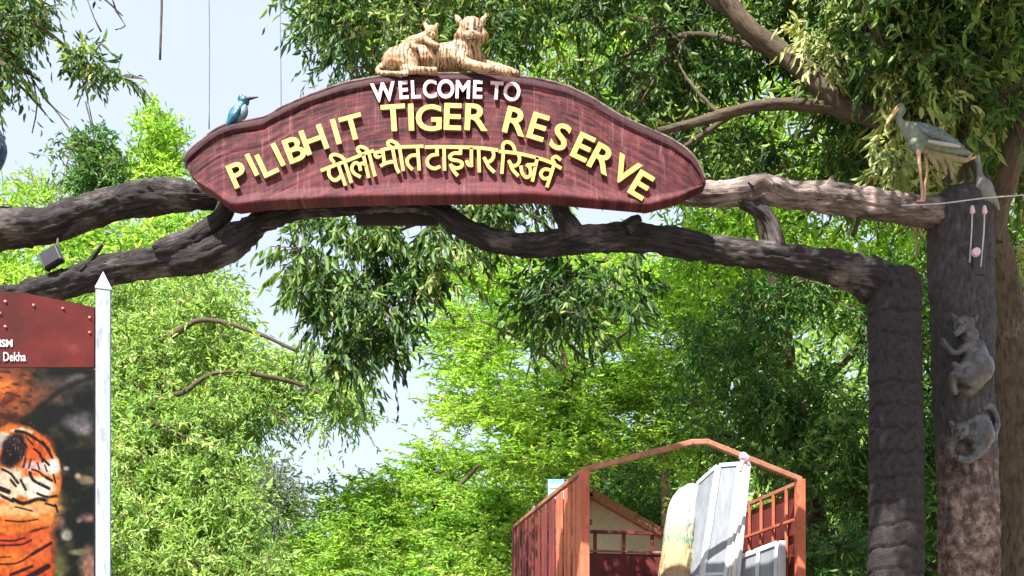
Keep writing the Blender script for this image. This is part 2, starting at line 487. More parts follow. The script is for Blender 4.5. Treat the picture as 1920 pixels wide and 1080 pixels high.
tube('trunk_column', [(-7.2, 9.4, 6.0, .2), (-7.2, 9.4, 5.4, .27), (-7.2, 9.4, 2.6, .27), (-7.2, 9.4, -.02, .33)], M['trunk_grey'], gate, 30, .04, .02, .010, lump=.12, seed=13)
# dark plate behind the board
m_plate = m_paint('grey_plate', (.05, .045, .045), (.09, .08, .08), 6, .8, .2, stretch=(1, 1, 4))
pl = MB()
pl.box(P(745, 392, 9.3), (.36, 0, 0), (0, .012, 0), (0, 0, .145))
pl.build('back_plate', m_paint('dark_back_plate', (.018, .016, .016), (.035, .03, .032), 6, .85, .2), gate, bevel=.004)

# ------------------------------------------------------------------ the welcome board
SY = 8.72
top_c = [(345, 298), (352, 287), (370, 270), (390, 254), (412, 240), (440, 230), (470, 226), (495, 221), (515, 210), (540, 197), (580, 180), (640, 159), (700, 147), (760, 141), (850, 139), (940, 141), (1000, 148), (1060, 162), (1110, 185), (1160, 216), (1210, 240), (1260, 263), (1295, 288), (1312, 312), (1323, 338)]
bot_c = [(345, 302), (352, 320), (370, 342), (400, 362), (430, 385), (445, 388), (500, 381), (600, 376), (700, 372), (800, 371), (900, 370), (1000, 368), (1080, 375), (1160, 382), (1215, 387), (1270, 372), (1323, 346)]
sign = empty('welcome_board', tuple(P(834, 370, 8.86)), 'long maroon shaped board with yellow and white raised lettering across the gateway', 'signboard')
sx = np.concatenate([np.linspace(345, 365, 14)[:-1], np.linspace(365, 1300, 470)[:-1], np.linspace(1300, 1323, 14)])
nv = 72
tc = np.array(top_c, float); bc = np.array(bot_c, float)
ty = np.interp(sx, tc[:, 0], tc[:, 1]); by = np.interp(sx, bc[:, 0], bc[:, 1])
tt = np.linspace(0, 1, nv)
X = np.repeat(sx[:, None], nv, 1); Yp = by[:, None] + (ty - by)[:, None] * tt[None, :]
U = (X - 345) / 978; Tt = np.repeat(tt[None, :], len(sx), 0)
US = X / F * SY; VS = (Yp - (ty[:, None] * .8 + by[:, None] * .2)) / F * SY     # metres along and below the rim curve
gr = fbm(np.stack([US * 2.5, VS * 16, U * 0], -1), 5, 4)
rel = (gr - .5) * .007
rel += .005 * (fbm(np.stack([US * 22, VS * 14, U * 0 + 3], -1), 8, 2) - .5)
DT = (Yp - ty[:, None]) / F * SY
for lv, a, w in ((.075, .010, .006), (.24, .006, .005), (.47, .006, .005), (.70, .006, .005)):
    wob = (vnoise(np.stack([US * 1.2, U * 0 + lv * 9, U * 0], -1), 3) - .5) * .05 * (lv > .1)
    on = np.clip((vnoise(np.stack([US * 1.1, U * 0 + lv * 31, U * 0 + 5], -1), 7) - .35) * 5, 0, 1) if lv > .1 else 1
    rel -= a * np.exp(-((DT - lv - wob) / w) ** 2) * on
rel += .035 * np.clip((.12 - Tt) / .12, 0, 1)          # the lower edge flares forward
rel += .02 * (DT < .07)
edge = np.minimum(np.minimum(Tt, 1 - Tt) * (by - ty)[:, None] / 8, np.minimum(X - 345, 1323 - X) / 8)
rel -= .02 * (1 - np.clip(edge, 0, 1)) ** 2
Yd = SY - rel
FX = (X - 960) / F * SY; FZ = EYE + (HZ - Yp) / F * SY
Vf = np.stack([FX, Yd, FZ], -1)
Vb = np.stack([FX, np.full_like(FX, SY + .13), FZ], -1)
ns = len(sx)
V = np.vstack([Vf.reshape(-1, 3), Vb.reshape(-1, 3)])
fs = []
off = ns * nv
for i in range(ns - 1):
    for j in range(nv - 1):
        a, b, c, d = i*nv+j, (i+1)*nv+j, (i+1)*nv+j+1, i*nv+j+1
        fs.append((a, b, c, d))
    for j, fl in ((0, 1), (nv - 1, 0)):
        a, b = i*nv+j, (i+1)*nv+j
        fs.append((a, a + off, b + off, b) if fl else (a, b, b + off, a + off))
    fs.append((i*nv + off, i*nv + nv-1 + off, (i+1)*nv + nv-1 + off, (i+1)*nv + off))
for i in (0, ns - 1):
    for j in range(nv - 1):
        a, d = i*nv+j, i*nv+j+1
        fs.append((a, d, d + off, a + off) if i == 0 else (a, a + off, d + off, d))
m_sign, nt, bs = nodes('maroon_grained_paint')
uvc = coords(nt, 'UV')
def uvs(s):
    t = nt.nodes.new('ShaderNodeMapping'); t.inputs['Scale'].default_value = s
    nt.links.new(uvc, t.inputs['Vector']); return t.outputs['Vector']
n1 = noise(nt, uvs((1.6, 2.6, 1)), 1.0, 6, .7)
n2 = noise(nt, uvs((4, 30, 1)), 1.0, 6, .7)
n3 = noise(nt, uvs((26, 2.2, 1)), 1.0, 6, .75)
c = ramp(nt, n2, [(.38, (.007, .0015, .003)), (.5, (.046, .0085, .0115)), (.66, (.14, .028, .027))])
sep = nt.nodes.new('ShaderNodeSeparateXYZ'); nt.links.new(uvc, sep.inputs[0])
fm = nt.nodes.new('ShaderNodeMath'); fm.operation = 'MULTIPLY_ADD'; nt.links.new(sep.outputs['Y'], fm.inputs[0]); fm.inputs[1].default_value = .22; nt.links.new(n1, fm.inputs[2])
c = mixc(nt, ramp(nt, fm.outputs[0], [(.48, (0, 0, 0)), (.78, (.55, .55, .55))]), c, (.15, .040, .048))   # lighter pinkish patches, larger low down
c = mixc(nt, ramp(nt, n3, [(.54, (0, 0, 0)), (.70, (.6, .6, .6))]), c, (.24, .105, .11))
c = mixc(nt, ramp(nt, n3, [(.30, (.85, .85, .85)), (.46, (0, 0, 0))]), c, (.018, .005, .010))
# darker painted border along the upper rim
c = mixc(nt, ramp(nt, sep.outputs['Y'], [(.055, (.8, .8, .8)), (.08, (0, 0, 0))]), c, (.035, .014, .018))
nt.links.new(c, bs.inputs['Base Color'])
bs.inputs['Roughness'].default_value = .62; bs.inputs['Specular IOR Level'].default_value = .15
bump(nt, bs, mixc(nt, .5, n2, n3), .5, .02)
me = bpy.data.meshes.new('board'); me.from_pydata(V.tolist(), [], fs); me.update()
uv = me.uv_layers.new(name='UVMap')
li = np.zeros(len(me.loops), dtype=np.int32); me.loops.foreach_get('vertex_index', li)
UVv = np.stack([US.ravel(), DT.ravel()], -1); UVv = np.vstack([UVv, UVv])
uv.data.foreach_set('uv', UVv[li].astype(np.float32).ravel())
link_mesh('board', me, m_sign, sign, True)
me.polygons.foreach_set('use_smooth', np.array([len(p.vertices) == 4 and i % (nv + 2) < nv - 1 for i, p in enumerate(me.polygons)], dtype=bool))
m_rim = m_paint('weathered_rim', (.05, .03, .028), (.18, .13, .115), 10, .85, .4)
tube('rim', [(*(P(x, y - 1, SY + .02)), .011) for x, y in top_c], m_rim, sign, 8, .03, .01, seed=2)

m_yel = m_paint('yellow_letter_paint', (.46, .29, .042), (.53, .37, .09), 9, .5, .12, c3=(.45, .33, .13))
m_pink = m_paint('pinkish_white_letter_paint', (.56, .33, .41), (.62, .43, .49), 9, .5, .12, c3=(.48, .32, .37))
m_side = m_paint('letter_edge_shade', (.16, .11, .05), (.25, .18, .08), 9, .6, .1)  # shade on the letter sides painted as a darker yellow

def letter(ch, px, py, rot, hpx, mat, wscale=1.0, bold=.02, depth=.024):
    cu = bpy.data.curves.new('letter', 'FONT')
    cu.body = ch; cu.size = 1; cu.extrude = depth / 2; cu.offset = bold; cu.resolution_u = 4
    cu.align_x = 'LEFT'
    o = bpy.data.objects.new('tmp', cu); COL.objects.link(o)
    dg = bpy.context.evaluated_depsgraph_get()
    me = bpy.data.meshes.new_from_object(o.evaluated_get(dg))
    bpy.data.objects.remove(o)
    co = np.zeros(len(me.vertices) * 3); me.vertices.foreach_get('co', co); co = co.reshape(-1, 3)
    lo, hi = co.min(0), co.max(0)
    h = hpx / F * SY
    s = h / (hi[1] - lo[1])
    x = (co[:, 0] - (lo[0] + hi[0]) / 2) * s * wscale; z = (co[:, 1] - (lo[1] + hi[1]) / 2) * s
    a = R(rot)
    c = P(px, py, SY - .024)
    W = np.stack([c.x + x * math.cos(a) - z * math.sin(a), c.y - co[:, 2], c.z + x * math.sin(a) + z * math.cos(a)], -1)
    me.vertices.foreach_set('co', W.astype(np.float32).ravel()); me.update()
    mi = []
    for p in me.polygons: mi.append(0 if abs(p.normal.y) > .5 else 1)
    o = link_mesh('letter', me, None, sign)
    me.materials.clear(); me.materials.append(mat); me.materials.append(m_side)
    me.polygons.foreach_set('material_index', mi)
    return o

for ch, px, py, rot, h in (('P', 447, 328, 24, 46), ('I', 473, 310, 26, 44), ('L', 501, 308, 25, 46), ('I', 522, 291, 26, 46), ('B', 553, 281, 21, 47), ('H', 589, 263, 20, 48), ('I', 630, 248, 16, 48), ('T', 661, 240, 15, 47),
                           ('T', 738, 222, 4, 50), ('I', 771, 221, 2, 50), ('G', 804, 222, 0, 50), ('E', 849, 220, -2, 50), ('R', 894, 221, -3, 50),
                           ('R', 968, 229, -14, 50), ('E', 1009, 239, -17, 50), ('S', 1051, 258, -20, 51), ('E', 1093, 277, -25, 50), ('R', 1130, 299, -28, 50), ('V', 1171, 321, -30, 50), ('E', 1202, 348, -31, 50)):
    letter(ch, px, py, rot, h, m_yel, 1.08, .018)
for ch, px, py, rot, h in (('W', 719, 174, 6, 38), ('E', 757, 170, 4, 36), ('L', 780, 169, 3, 36), ('C', 806, 168, 2, 37), ('O', 836, 168, 0, 38), ('M', 868, 169, -2, 36), ('E', 896, 169, -2, 36), ('T', 931, 171, -4, 36), ('O', 960, 173, -4, 38)):
    letter(ch, px, py, rot, h - 2, m_pink, .84, .026)

def strokes(paths, hw, mat, y_c, depth, parent, name, zo):
    """lettering from thick pen strokes: rounded bars with real depth"""
    V = []; Fc = []; mi = []
    for pi, path in enumerate(paths):
        pts = [Vector(((zo[0] + x * zo[2]), (zo[1] + y * zo[2]))) for x, y in path]
        if len(pts) > 2:  # smooth
            c = spline([(p.x, p.y, 0, 0) for p in pts], 1.5)
            pts = [Vector((q[0], q[1])) for q in c]
        L = []; Rr = []
        for i, p in enumerate(pts):
            d = (pts[min(i + 1, len(pts) - 1)] - pts[max(i - 1, 0)])
            if d.length < 1e-6: d = Vector((1, 0))
            d.normalize(); nrm = Vector((-d.y, d.x))
            if i == 0: p = p - d * hw * .6
            if i == len(pts) - 1: p = p + d * hw * .6
            L.append(p + nrm * hw); Rr.append(p - nrm * hw)
        y0 = y_c - depth / 2 - .0009 * (pi % 7); y1 = y_c + depth / 2
        k = len(V); n = len(pts)
        for yy in (y0, y1):
            for q in L + Rr:
                w = P(q.x, q.y, SY - .024); V.append((w.x, yy, w.z))
        o2 = 2 * n
        for i in range(n - 1):
            a, b, c_, d_ = k + i, k + i + 1, k + n + i + 1, k + n + i
            Fc.append((a, b, c_, d_)); mi.append(0)
            Fc.append((a + o2, d_ + o2, c_ + o2, b + o2)); mi.append(0)
            Fc.append((a, a + o2, b + o2, b)); mi.append(1)
            Fc.append((d_, c_, c_ + o2, d_ + o2)); mi.append(1)
        Fc.append((k, k + n, k + n + o2, k + o2)); mi.append(1)
        Fc.append((k + n - 1, k + n - 1 + o2, k + 2*n - 1 + o2, k + 2*n - 1)); mi.append(1)
    me = bpy.data.meshes.new(name); me.from_pydata(V, [], Fc)
    bm = bmesh.new(); bm.from_mesh(me); bmesh.ops.recalc_face_normals(bm, faces=bm.faces); bm.to_mesh(me); bm.free()
    o = link_mesh(name, me, [mat, m_side], parent)
    me.polygons.foreach_set('material_index', mi)
    return o
def circ(x, y, r): return [(x + r * math.cos(t), y + r * math.sin(t)) for t in np.linspace(0, 6.3, 11)]
A1 = (590, 255, .125)
pili = [[(110, 525), (300, 450), (480, 385), (640, 320), (780, 262), (880, 235)],
        [(215, 500), (222, 600), (285, 670), (350, 660), (400, 600)], [(355, 430), (460, 740)],
        [(455, 400), (550, 700)], [(470, 392), (400, 322), (310, 290), (250, 312), (250, 352), (290, 405)],
        [(680, 622), (600, 575), (560, 500), (590, 430), (640, 418), (675, 455), (690, 520)], [(670, 450), (715, 425), (760, 440)], [(735, 300), (810, 622)],
        [(815, 260), (905, 600)], [(815, 255), (770, 200), (700, 172), (652, 190), (650, 228), (690, 275)],
        circ(948, 290, 38), [(1025, 225), (1035, 320), (1045, 415), (1010, 455)], [(1000, 458), (1090, 415), (1210, 395)], [(1175, 215), (1225, 470), (1262, 555)],
        [(1000, 225), (1100, 198), (1300, 175), (1618, 165)],
        [(1275, 190), (1330, 520)], [(1285, 182), (1220, 118), (1150, 85), (1105, 105), (1105, 142), (1150, 182)],
        [(1540, 300), (1450, 308), (1392, 365), (1402, 440), (1462, 508)], [(1545, 175), (1570, 515)]]
B = .13021
def z2(x, y): return ((820 + x * B - 590) / .125, y * B / .125)
taigar = [[(1670, 178), z2(0, 165), z2(300, 170), z2(600, 180), z2(860, 212)],
          [(1835, 190), (1838, 285)], [(1850, 285), (1745, 308), (1690, 380), (1712, 460), (1800, 500), z2(30, 455)],
          [z2(98, 175), z2(105, 495)],
          [z2(335, 190), z2(335, 255)], [z2(340, 262), z2(240, 262), z2(180, 308), z2(210, 352), z2(300, 370), z2(355, 400), z2(345, 455), z2(270, 475), z2(200, 440)], [z2(195, 430), z2(225, 500), z2(285, 575)],
          [z2(490, 190), z2(492, 440)], [z2(425, 375), z2(450, 425), z2(490, 435)], [z2(595, 190), z2(605, 520)],
          [z2(795, 205), z2(812, 290), z2(780, 360), z2(715, 385), z2(675, 330)], [z2(690, 350), z2(735, 445), z2(812, 525)]]
rijarv = [[z2(900, 232), z2(1000, 240), z2(1200, 268), z2(1460, 330), z2(1640, 395), z2(1775, 470)],
          [z2(952, 235), z2(930, 540)], [z2(945, 235), z2(942, 150), z2(985, 98), z2(1050, 110), z2(1100, 165), z2(1118, 248)],
          [z2(1165, 265), z2(1185, 350), z2(1150, 425), z2(1080, 440), z2(1030, 375)], [z2(1045, 395), z2(1080, 490), z2(1158, 578)],
          [z2(1205, 455), z2(1222, 545), z2(1280, 608), z2(1338, 575), z2(1335, 480), z2(1290, 430)], [z2(1310, 430), z2(1410, 425)], [z2(1438, 330), z2(1370, 650)],
          [z2(1650, 510), z2(1545, 488), z2(1488, 555), z2(1535, 622), z2(1620, 610)], [z2(1685, 410), z2(1580, 735)],
          [z2(1685, 405), z2(1655, 345), z2(1705, 308), z2(1768, 350)]]
for w in (pili, taigar, rijarv):
    strokes(w, 3.1, m_yel, SY - .024, .024, sign, 'lettering', A1)
# ------------------------------------------------------------------ sculpted animals: blobs merged into one skin
def organic(name, chains, voxel, mats, parent=None, smooth_it=2, rough=0):
    """chains of (x, y, z, r) world points merged by voxel remesh into one continuous body"""
    bm = bmesh.new()
    for ch in chains:
        if len(ch) == 1: C = np.array(ch, float)
        else:
            C = spline(ch, .02 if len(ch) < 2 else max(.006, min(c[3] for c in ch) * .5))
        for q in C:
            mt = Matrix.Translation(q[:3]) @ Matrix.Scale(max(q[3], voxel * .8), 4)
            bmesh.ops.create_icosphere(bm, subdivisions=2, radius=1, matrix=mt)
    me = bpy.data.meshes.new('tmp'); bm.to_mesh(me); bm.free()
    o = bpy.data.objects.new('tmp', me); COL.objects.link(o)
    md = o.modifiers.new('r', 'REMESH'); md.mode = 'VOXEL'; md.voxel_size = voxel; md.use_smooth_shade = True
    sm = o.modifiers.new('s', 'SMOOTH'); sm.iterations = smooth_it; sm.factor = .5
    dg = bpy.context.evaluated_depsgraph_get()
    out = bpy.data.meshes.new_from_object(o.evaluated_get(dg))
    bpy.data.objects.remove(o)
    if rough:
        co = np.zeros(len(out.vertices) * 3); out.vertices.foreach_get('co', co); co = co.reshape(-1, 3)
        no = np.zeros(len(out.vertices) * 3); out.vertices.foreach_get('normal', no); no = no.reshape(-1, 3)
        co += no * ((fbm(co * 40, 3, 2) - .5) * rough)[:, None]
        out.vertices.foreach_set('co', co.astype(np.float32).ravel()); out.update()
    out.materials.clear()
    return link_mesh(name, out, mats, parent, True)

def pc(rows, Y):
    """rows (px, py, depth offset in px, r px)"""
    o = []
    for x, y, d, r in rows:
        YY = Y + d / F * Y
        p = P(x, y, YY); o.append((p.x, p.y, p.z, r / F * Y))
    return o

def m_tiger(name, base, pale, stripe, sx):
    m, nt, bs = nodes(name)
    v = coords(nt, 'Object', (1, 1, .35))
    w = nt.nodes.new('ShaderNodeTexWave'); w.wave_type = 'BANDS'; w.bands_direction = 'X'
    w.inputs['Scale'].default_value = sx; w.inputs['Distortion'].default_value = 14; w.inputs['Detail'].default_value = 3; w.inputs['Detail Scale'].default_value = 1.3; w.inputs['Detail Roughness'].default_value = .6
    nt.links.new(v, w.inputs['Vector'])
    nn = noise(nt, coords(nt, 'Object'), 9, 4)
    c = mixc(nt, ramp(nt, nn, [(.4, (0, 0, 0)), (.6, (1, 1, 1))]), base, pale)
    c = mixc(nt, mixc(nt, 1.0, ramp(nt, w.outputs['Fac'], [(.22, (.95, .95, .95)), (.5, (0, 0, 0))]), ramp(nt, noise(nt, coords(nt, 'Object'), 5, 3), [(.38, (.15, .15, .15)), (.55, (1, 1, 1))]), 'MULTIPLY'), c, stripe)
    nt.links.new(c, bs.inputs['Base Color']); bs.inputs['Roughness'].default_value = .6
    bump(nt, bs, noise(nt, coords(nt, 'Object'), 60, 3), .4, .01)
    return m
m_tig = m_tiger('tiger_paint', (.34, .19, .085), (.42, .30, .18), (.05, .026, .016), 9)
m_cub = m_tiger('cub_paint', (.36, .19, .09), (.42, .28, .16), (.09, .05, .03), 13)
m_black = m_paint('black_detail', (.015, .013, .012), (.03, .025, .02), 20, .4, .05)
m_nose = m_paint('nose_pink', (.35, .16, .12), (.42, .2, .15), 20, .5, .05)
TY = 8.78
tiger = empty('tiger_statue', tuple(P(830, 140, TY)), 'large weathered tawny tiger statue lying with raised head on top of the board', 'tiger statue')
organic('body', [
    pc([(738, 118, 5, 23), (765, 108, 8, 27), (800, 110, 8, 25), (838, 108, 8, 26), (868, 104, 4, 27), (885, 108, 0, 22)], TY),
    pc([(742, 112, -10, 22), (758, 116, -14, 20), (772, 124, -18, 13), (760, 131, -22, 9), (790, 132, -24, 7), (815, 133, -26, 7)], TY),
    pc([(742, 120, 20, 18), (765, 128, 24, 10)], TY),
    pc([(874, 96, -2, 24), (882, 82, -4, 21), (884, 68, -6, 20)], TY),
    pc([(884, 58, -8, 25)], TY), pc([(868, 68, -10, 15), (862, 70, -8, 11)], TY), pc([(900, 68, -8, 15), (906, 70, -6, 11)], TY),
    pc([(884, 64, -24, 11), (884, 66, -32, 9)], TY), pc([(876, 66, -30, 6), (872, 67, -26, 6)], TY), pc([(892, 66, -30, 6), (896, 67, -26, 6)], TY),
    pc([(884, 76, -24, 7), (884, 80, -20, 6)], TY), pc([(884, 50, -24, 5), (884, 57, -33, 4.5)], TY),
    pc([(874, 48, -26, 4), (868, 49, -24, 4)], TY), pc([(894, 48, -26, 4), (900, 49, -24, 4)], TY),
    pc([(862, 42, -4, 7), (857, 34, -2, 5.5), (855, 30, -1, 3)], TY), pc([(904, 42, -4, 7), (909, 34, -2, 5.5), (911, 30, -1, 3)], TY),
    pc([(864, 108, -14, 15), (872, 118, -20, 11), (900, 126, -28, 9), (930, 131, -34, 8), (952, 136, -38, 9)], TY),
    pc([(888, 108, 12, 14), (905, 120, 8, 10), (935, 127, -4, 8), (958, 135, -10, 8), (968, 138, -12, 7)], TY),
    pc([(716, 124, 8, 6), (708, 131, 0, 5), (715, 137, -12, 5), (740, 138, -22, 4.5), (762, 139, -28, 4.5)], TY),
    ], .0085, m_tig, tiger, 3, .008)
for ex in (876, 892):
    organic('eye', [pc([(ex, 54, -32, 2.6)], TY)], .003, m_black, tiger, 1)
organic('nose', [pc([(882, 60, -38, 3.2), (886, 60, -38, 3.2)], TY)], .004, m_nose, tiger, 1)
organic('mouth', [pc([(875, 72, -34, 1.6), (880, 74, -35, 1.6), (884, 72, -36, 1.6), (888, 74, -35, 1.6), (893, 72, -34, 1.6)], TY)], .003, m_black, tiger, 1)
cub = empty('tiger_cub_statue', tuple(P(790, 88, TY)), 'small tiger cub statue lying over the haunch of the large tiger statue', 'tiger statue')
organic('body', [
    pc([(758, 86, -2, 7), (772, 80, -4, 11), (788, 76, -6, 12), (800, 70, -8, 11)], TY),
    pc([(809, 61, -14, 13)], TY), pc([(812, 66, -26, 6), (812, 67, -29, 5)], TY),
    pc([(800, 51, -12, 5), (797, 45, -10, 3.5)], TY), pc([(817, 51, -14, 5), (820, 46, -12, 3.5)], TY),
    pc([(800, 76, -16, 6), (812, 82, -26, 5), (820, 86, -28, 5)], TY), pc([(772, 84, -16, 7), (780, 90, -22, 5)], TY),
    pc([(796, 78, 6, 6), (818, 82, 4, 4.5)], TY),
    ], .0065, m_cub, cub, 2, .006)
for ex in (807, 816):
    organic('eye', [pc([(ex, 60, -26, 1.7)], TY)], .003, m_black, cub, 1)
organic('nose', [pc([(812, 64, -33, 2.2)], TY)], .003, m_black, cub, 1)

# kingfisher
m_blue, nt, bs = nodes('kingfisher_blue')
v = coords(nt, 'Object')
c = ramp(nt, noise(nt, v, 12, 4), [(.35, (.006, .05, .085)), (.65, (.012, .13, .21))])
nt.links.new(c, bs.inputs['Base Color']); bs.inputs['Roughness'].default_value = .4
bump(nt, bs, noise(nt, v, 70, 3), .3, .01)
m_kb = m_paint('kingfisher_breast', (.06, .13, .17), (.12, .2, .24), 14, .5, .2)
KY = 8.76
kf = empty('kingfisher_statue', tuple(P(437, 234, KY)), 'small bright blue kingfisher statue perched on the left shoulder of the board', 'bird statue')
organic('body', [pc([(458, 190, 0, 10)], KY), pc([(455, 198, 0, 9), (449, 208, 0, 13), (442, 218, 0, 14), (434, 228, 0, 9), (425, 238, 0, 5), (420, 245, 0, 3.5)], KY),
                 pc([(452, 182, 2, 5), (448, 186, 4, 3)], KY)], .005, m_blue, kf, 2, .004)
organic('breast', [pc([(459, 202, -4, 6), (456, 212, -4, 9), (449, 222, -3, 8)], KY)], .005, m_kb, kf, 2)
organic('wing', [pc([(448, 205, -11, 5), (440, 217, -13, 7), (430, 230, -9, 4), (424, 238, -4, 2)], KY)], .004, m_blue, kf, 2)
organic('beak', [pc([(464, 185, -2, 4), (474, 183.5, -2, 2.6), (484, 182, -2, 1.2)], KY)], .003, m_black, kf, 1)
organic('eye', [pc([(461, 186, -9, 1.6)], KY)], .003, m_black, kf, 1)
for dx in (-2, 6):
    organic('leg', [pc([(444 + dx, 228, 0, 2), (444 + dx, 236, 0, 1.8)], KY)], .003, m_black, kf, 1)

# big dark bird on the upper beam, cut by the left edge of the picture
m_dblue = m_paint('dark_blue_plumage', (.012, .02, .06), (.05, .09, .18), 10, .35, .2, c3=(.3, .35, .45))
LB = 9.05
lb = empty('dark_blue_bird_statue', tuple(P(-28, 395, LB)), 'dark blue bird statue on the left end of the upper limb at the picture edge', 'bird statue')
organic('body', [pc([(-22, 300, 0, 26), (-16, 280, 0, 28), (-18, 258, 0, 24), (-24, 240, 0, 16), (-34, 215, 0, 13), (-40, 200, 0, 12)], LB),
                 pc([(-34, 310, 0, 18), (-60, 345, 0, 12), (-90, 375, 0, 7)], LB)], .009, m_dblue, lb, 3, .006)
organic('beak', [pc([(-30, 200, 0, 5), (-12, 203, 0, 3)], LB)], .004, m_black, lb, 1)
organic('wing', [pc([(-6, 262, -22, 8), (-14, 285, -25, 12), (-30, 312, -20, 8), (-52, 340, -12, 4)], LB)], .006, m_dblue, lb, 2)
for dx in (-6, 8):
    organic('leg', [pc([(-26 + dx, 320, 0, 4), (-26 + dx, 360, 0, 3), (-27 + dx, 397, 0, 3), (-20 + dx, 400, -6, 3)], LB)], .005, m_black, lb, 1)

# stork
m_stork = m_paint('stork_plumage', (.09, .115, .09), (.18, .20, .16), 12, .7, .4, c3=(.12, .15, .12))
m_wing = m_paint('stork_wing', (.03, .05, .06), (.12, .17, .17), 14, .6, .5, stretch=(1, 1, 3), c3=(.35, .38, .36))
m_bill = m_paint('stork_bill', (.46, .28, .11), (.58, .40, .2), 12, .5, .2)
m_leg = m_paint('stork_leg', (.34, .20, .13), (.48, .30, .20), 12, .6, .2)
ST = 8.98
st = empty('stork_statue', tuple(P(1730, 378, ST)), 'tall grey green painted stork statue with long drooping bill on the right upper limb', 'bird statue')
organic('body', [pc([(1700, 240, 0, 12), (1712, 248, 0, 18), (1730, 256, 0, 22), (1752, 266, 0, 20), (1775, 276, 0, 14), (1800, 284, 0, 9), (1816, 288, 0, 5)], ST),
                 pc([(1715, 268, 0, 14), (1724, 280, 0, 10)], ST),
                 pc([(1702, 240, 0, 9), (1692, 235, 0, 7.5), (1686, 224, 0, 6.5), (1686, 212, 0, 6.5), (1688, 202, 0, 8)], ST)], .007, m_stork, st, 2, .008)
organic('wing', [pc([(1722, 240, -14, 6), (1740, 246, -20, 9), (1762, 256, -20, 9), (1785, 266, -14, 7), (1806, 276, -8, 3)], ST)], .006, m_wing, st, 1, .01)
organic('wing', [pc([(1726, 238, 14, 6), (1745, 244, 20, 9), (1765, 254, 20, 9), (1788, 266, 14, 6)], ST)], .006, m_wing, st, 1, .01)
organic('wing_edge', [pc([(1742, 265, -22, 3), (1765, 269, -23, 4), (1790, 273, -16, 3.5), (1800, 275, -12, 2)], ST)], .004, m_paint('stork_white_edge', (.26, .28, .26), (.36, .36, .34), 12, .6, .2), st, 1)
organic('beak', [pc([(1683, 203, -2, 5), (1674, 214, -5, 3.6), (1666, 226, -8, 2.6), (1659, 238, -10, 1.4)], ST)], .004, m_bill, st, 1)
organic('eye', [pc([(1684, 200, -8, 1.5)], ST)], .003, m_black, st, 1)
organic('leg', [pc([(1722, 284, -4, 4.5), (1725, 320, -4, 2.8), (1728, 350, -4, 2.6), (1728, 374, -4, 2.6), (1720, 377, -10, 2.4)], ST)], .004, m_leg, st, 1)
organic('leg', [pc([(1736, 284, 6, 4.5), (1738, 318, 6, 2.8), (1734, 350, 6, 2.6), (1733, 374, 6, 2.6), (1727, 377, 2, 2.4)], ST)], .004, m_leg, st, 1)
organic('tail_feathers', [pc([(1742, 290, -4, 5), (1752, 304, -6, 5), (1758, 318, -6, 3)], ST), pc([(1750, 290, -2, 5), (1766, 306, -2, 5), (1774, 326, -2, 3)], ST), pc([(1760, 288, 2, 5), (1780, 308, 2, 5), (1785, 334, 2, 3)], ST), pc([(1735, 284, 0, 6), (1780, 296, 0, 7), (1812, 300, 0, 5), (1822, 288, 0, 3)], ST)],
        .006, m_paint('stork_tail', (.16, .13, .06), (.24, .20, .11), 14, .7, .4), st, 1, .008)

# grey egret on the stump top
m_egret = m_paint('egret_grey', (.11, .115, .115), (.2, .2, .19), 14, .7, .3)
EY_ = 9.2
eg = empty('egret_statue', tuple(P(1845, 382, EY_)), 'small pale grey egret statue with thin upright neck on top of the animal carved trunk', 'bird statue')
organic('body', [pc([(1852, 366, 0, 14), (1845, 352, 0, 15), (1840, 340, 0, 9), (1836, 322, 0, 5), (1834, 305, 0, 4.5), (1832, 295, 0, 5.5)], EY_), pc([(1858, 368, 0, 9), (1868, 382, 0, 5), (1872, 392, 0, 3)], EY_)], .006, m_egret, eg, 2, .006)
organic('beak', [pc([(1828, 295, -2, 2.6), (1818, 299, -4, 1.4)], EY_)], .003, m_bill, eg, 1)
for dx in (0, 8):
    organic('leg', [pc([(1843 + dx, 372, 0, 3), (1843 + dx, 386, 0, 2.4)], EY_)], .004, m_leg, eg, 1)

# bears clinging to the trunk
m_bear = m_paint('bear_grey_paint', (.022, .021, .022), (.10, .096, .099), 9, .38, .4, c3=(.03, .028, .03))
BY = 9.16
b1 = empty('climbing_bear_statue', tuple(P(1815, 745, BY)), 'grey bear sculpture climbing the right trunk with ears up, above the smaller bear', 'bear statue')
organic('body', [
    pc([(1828, 655, 0, 20), (1828, 680, -4, 27), (1822, 705, -2, 29), (1815, 728, 4, 22)], BY),
    pc([(1830, 692, 0, 33)], BY), pc([(1808, 610, -8, 20)], BY), pc([(1800, 618, -20, 10), (1792, 626, -26, 7)], BY), pc([(1818, 630, -4, 17)], BY),
    pc([(1792, 598, -6, 6), (1786, 590, -4, 4)], BY), pc([(1826, 600, -2, 7), (1831, 594, 0, 5)], BY),
    pc([(1812, 650, -10, 10), (1790, 662, -16, 7), (1778, 652, -14, 6), (1768, 638, -8, 6)], BY),
    pc([(1815, 680, -16, 9), (1800, 690, -22, 7), (1790, 684, -18, 6)], BY),
    pc([(1818, 715, -14, 15), (1800, 705, -20, 10), (1788, 702, -18, 8), (1786, 716, -12, 7), (1790, 735, -4, 8)], BY),
    ], .0085, m_bear, b1, 2, .008)
for ex, ey in ((1796, 607), (1810, 604)):
    organic('eye', [pc([(ex, ey, -26, 2.4)], BY)], .004, m_black, b1, 1)
organic('nose', [pc([(1788, 625, -33, 3.4)], BY)], .004, m_black, b1, 1)
b2 = empty('small_bear_statue', tuple(P(1815, 870, BY)), 'smaller pale grey bear sculpture with dark face hugging the right trunk below the climbing bear', 'bear statue')
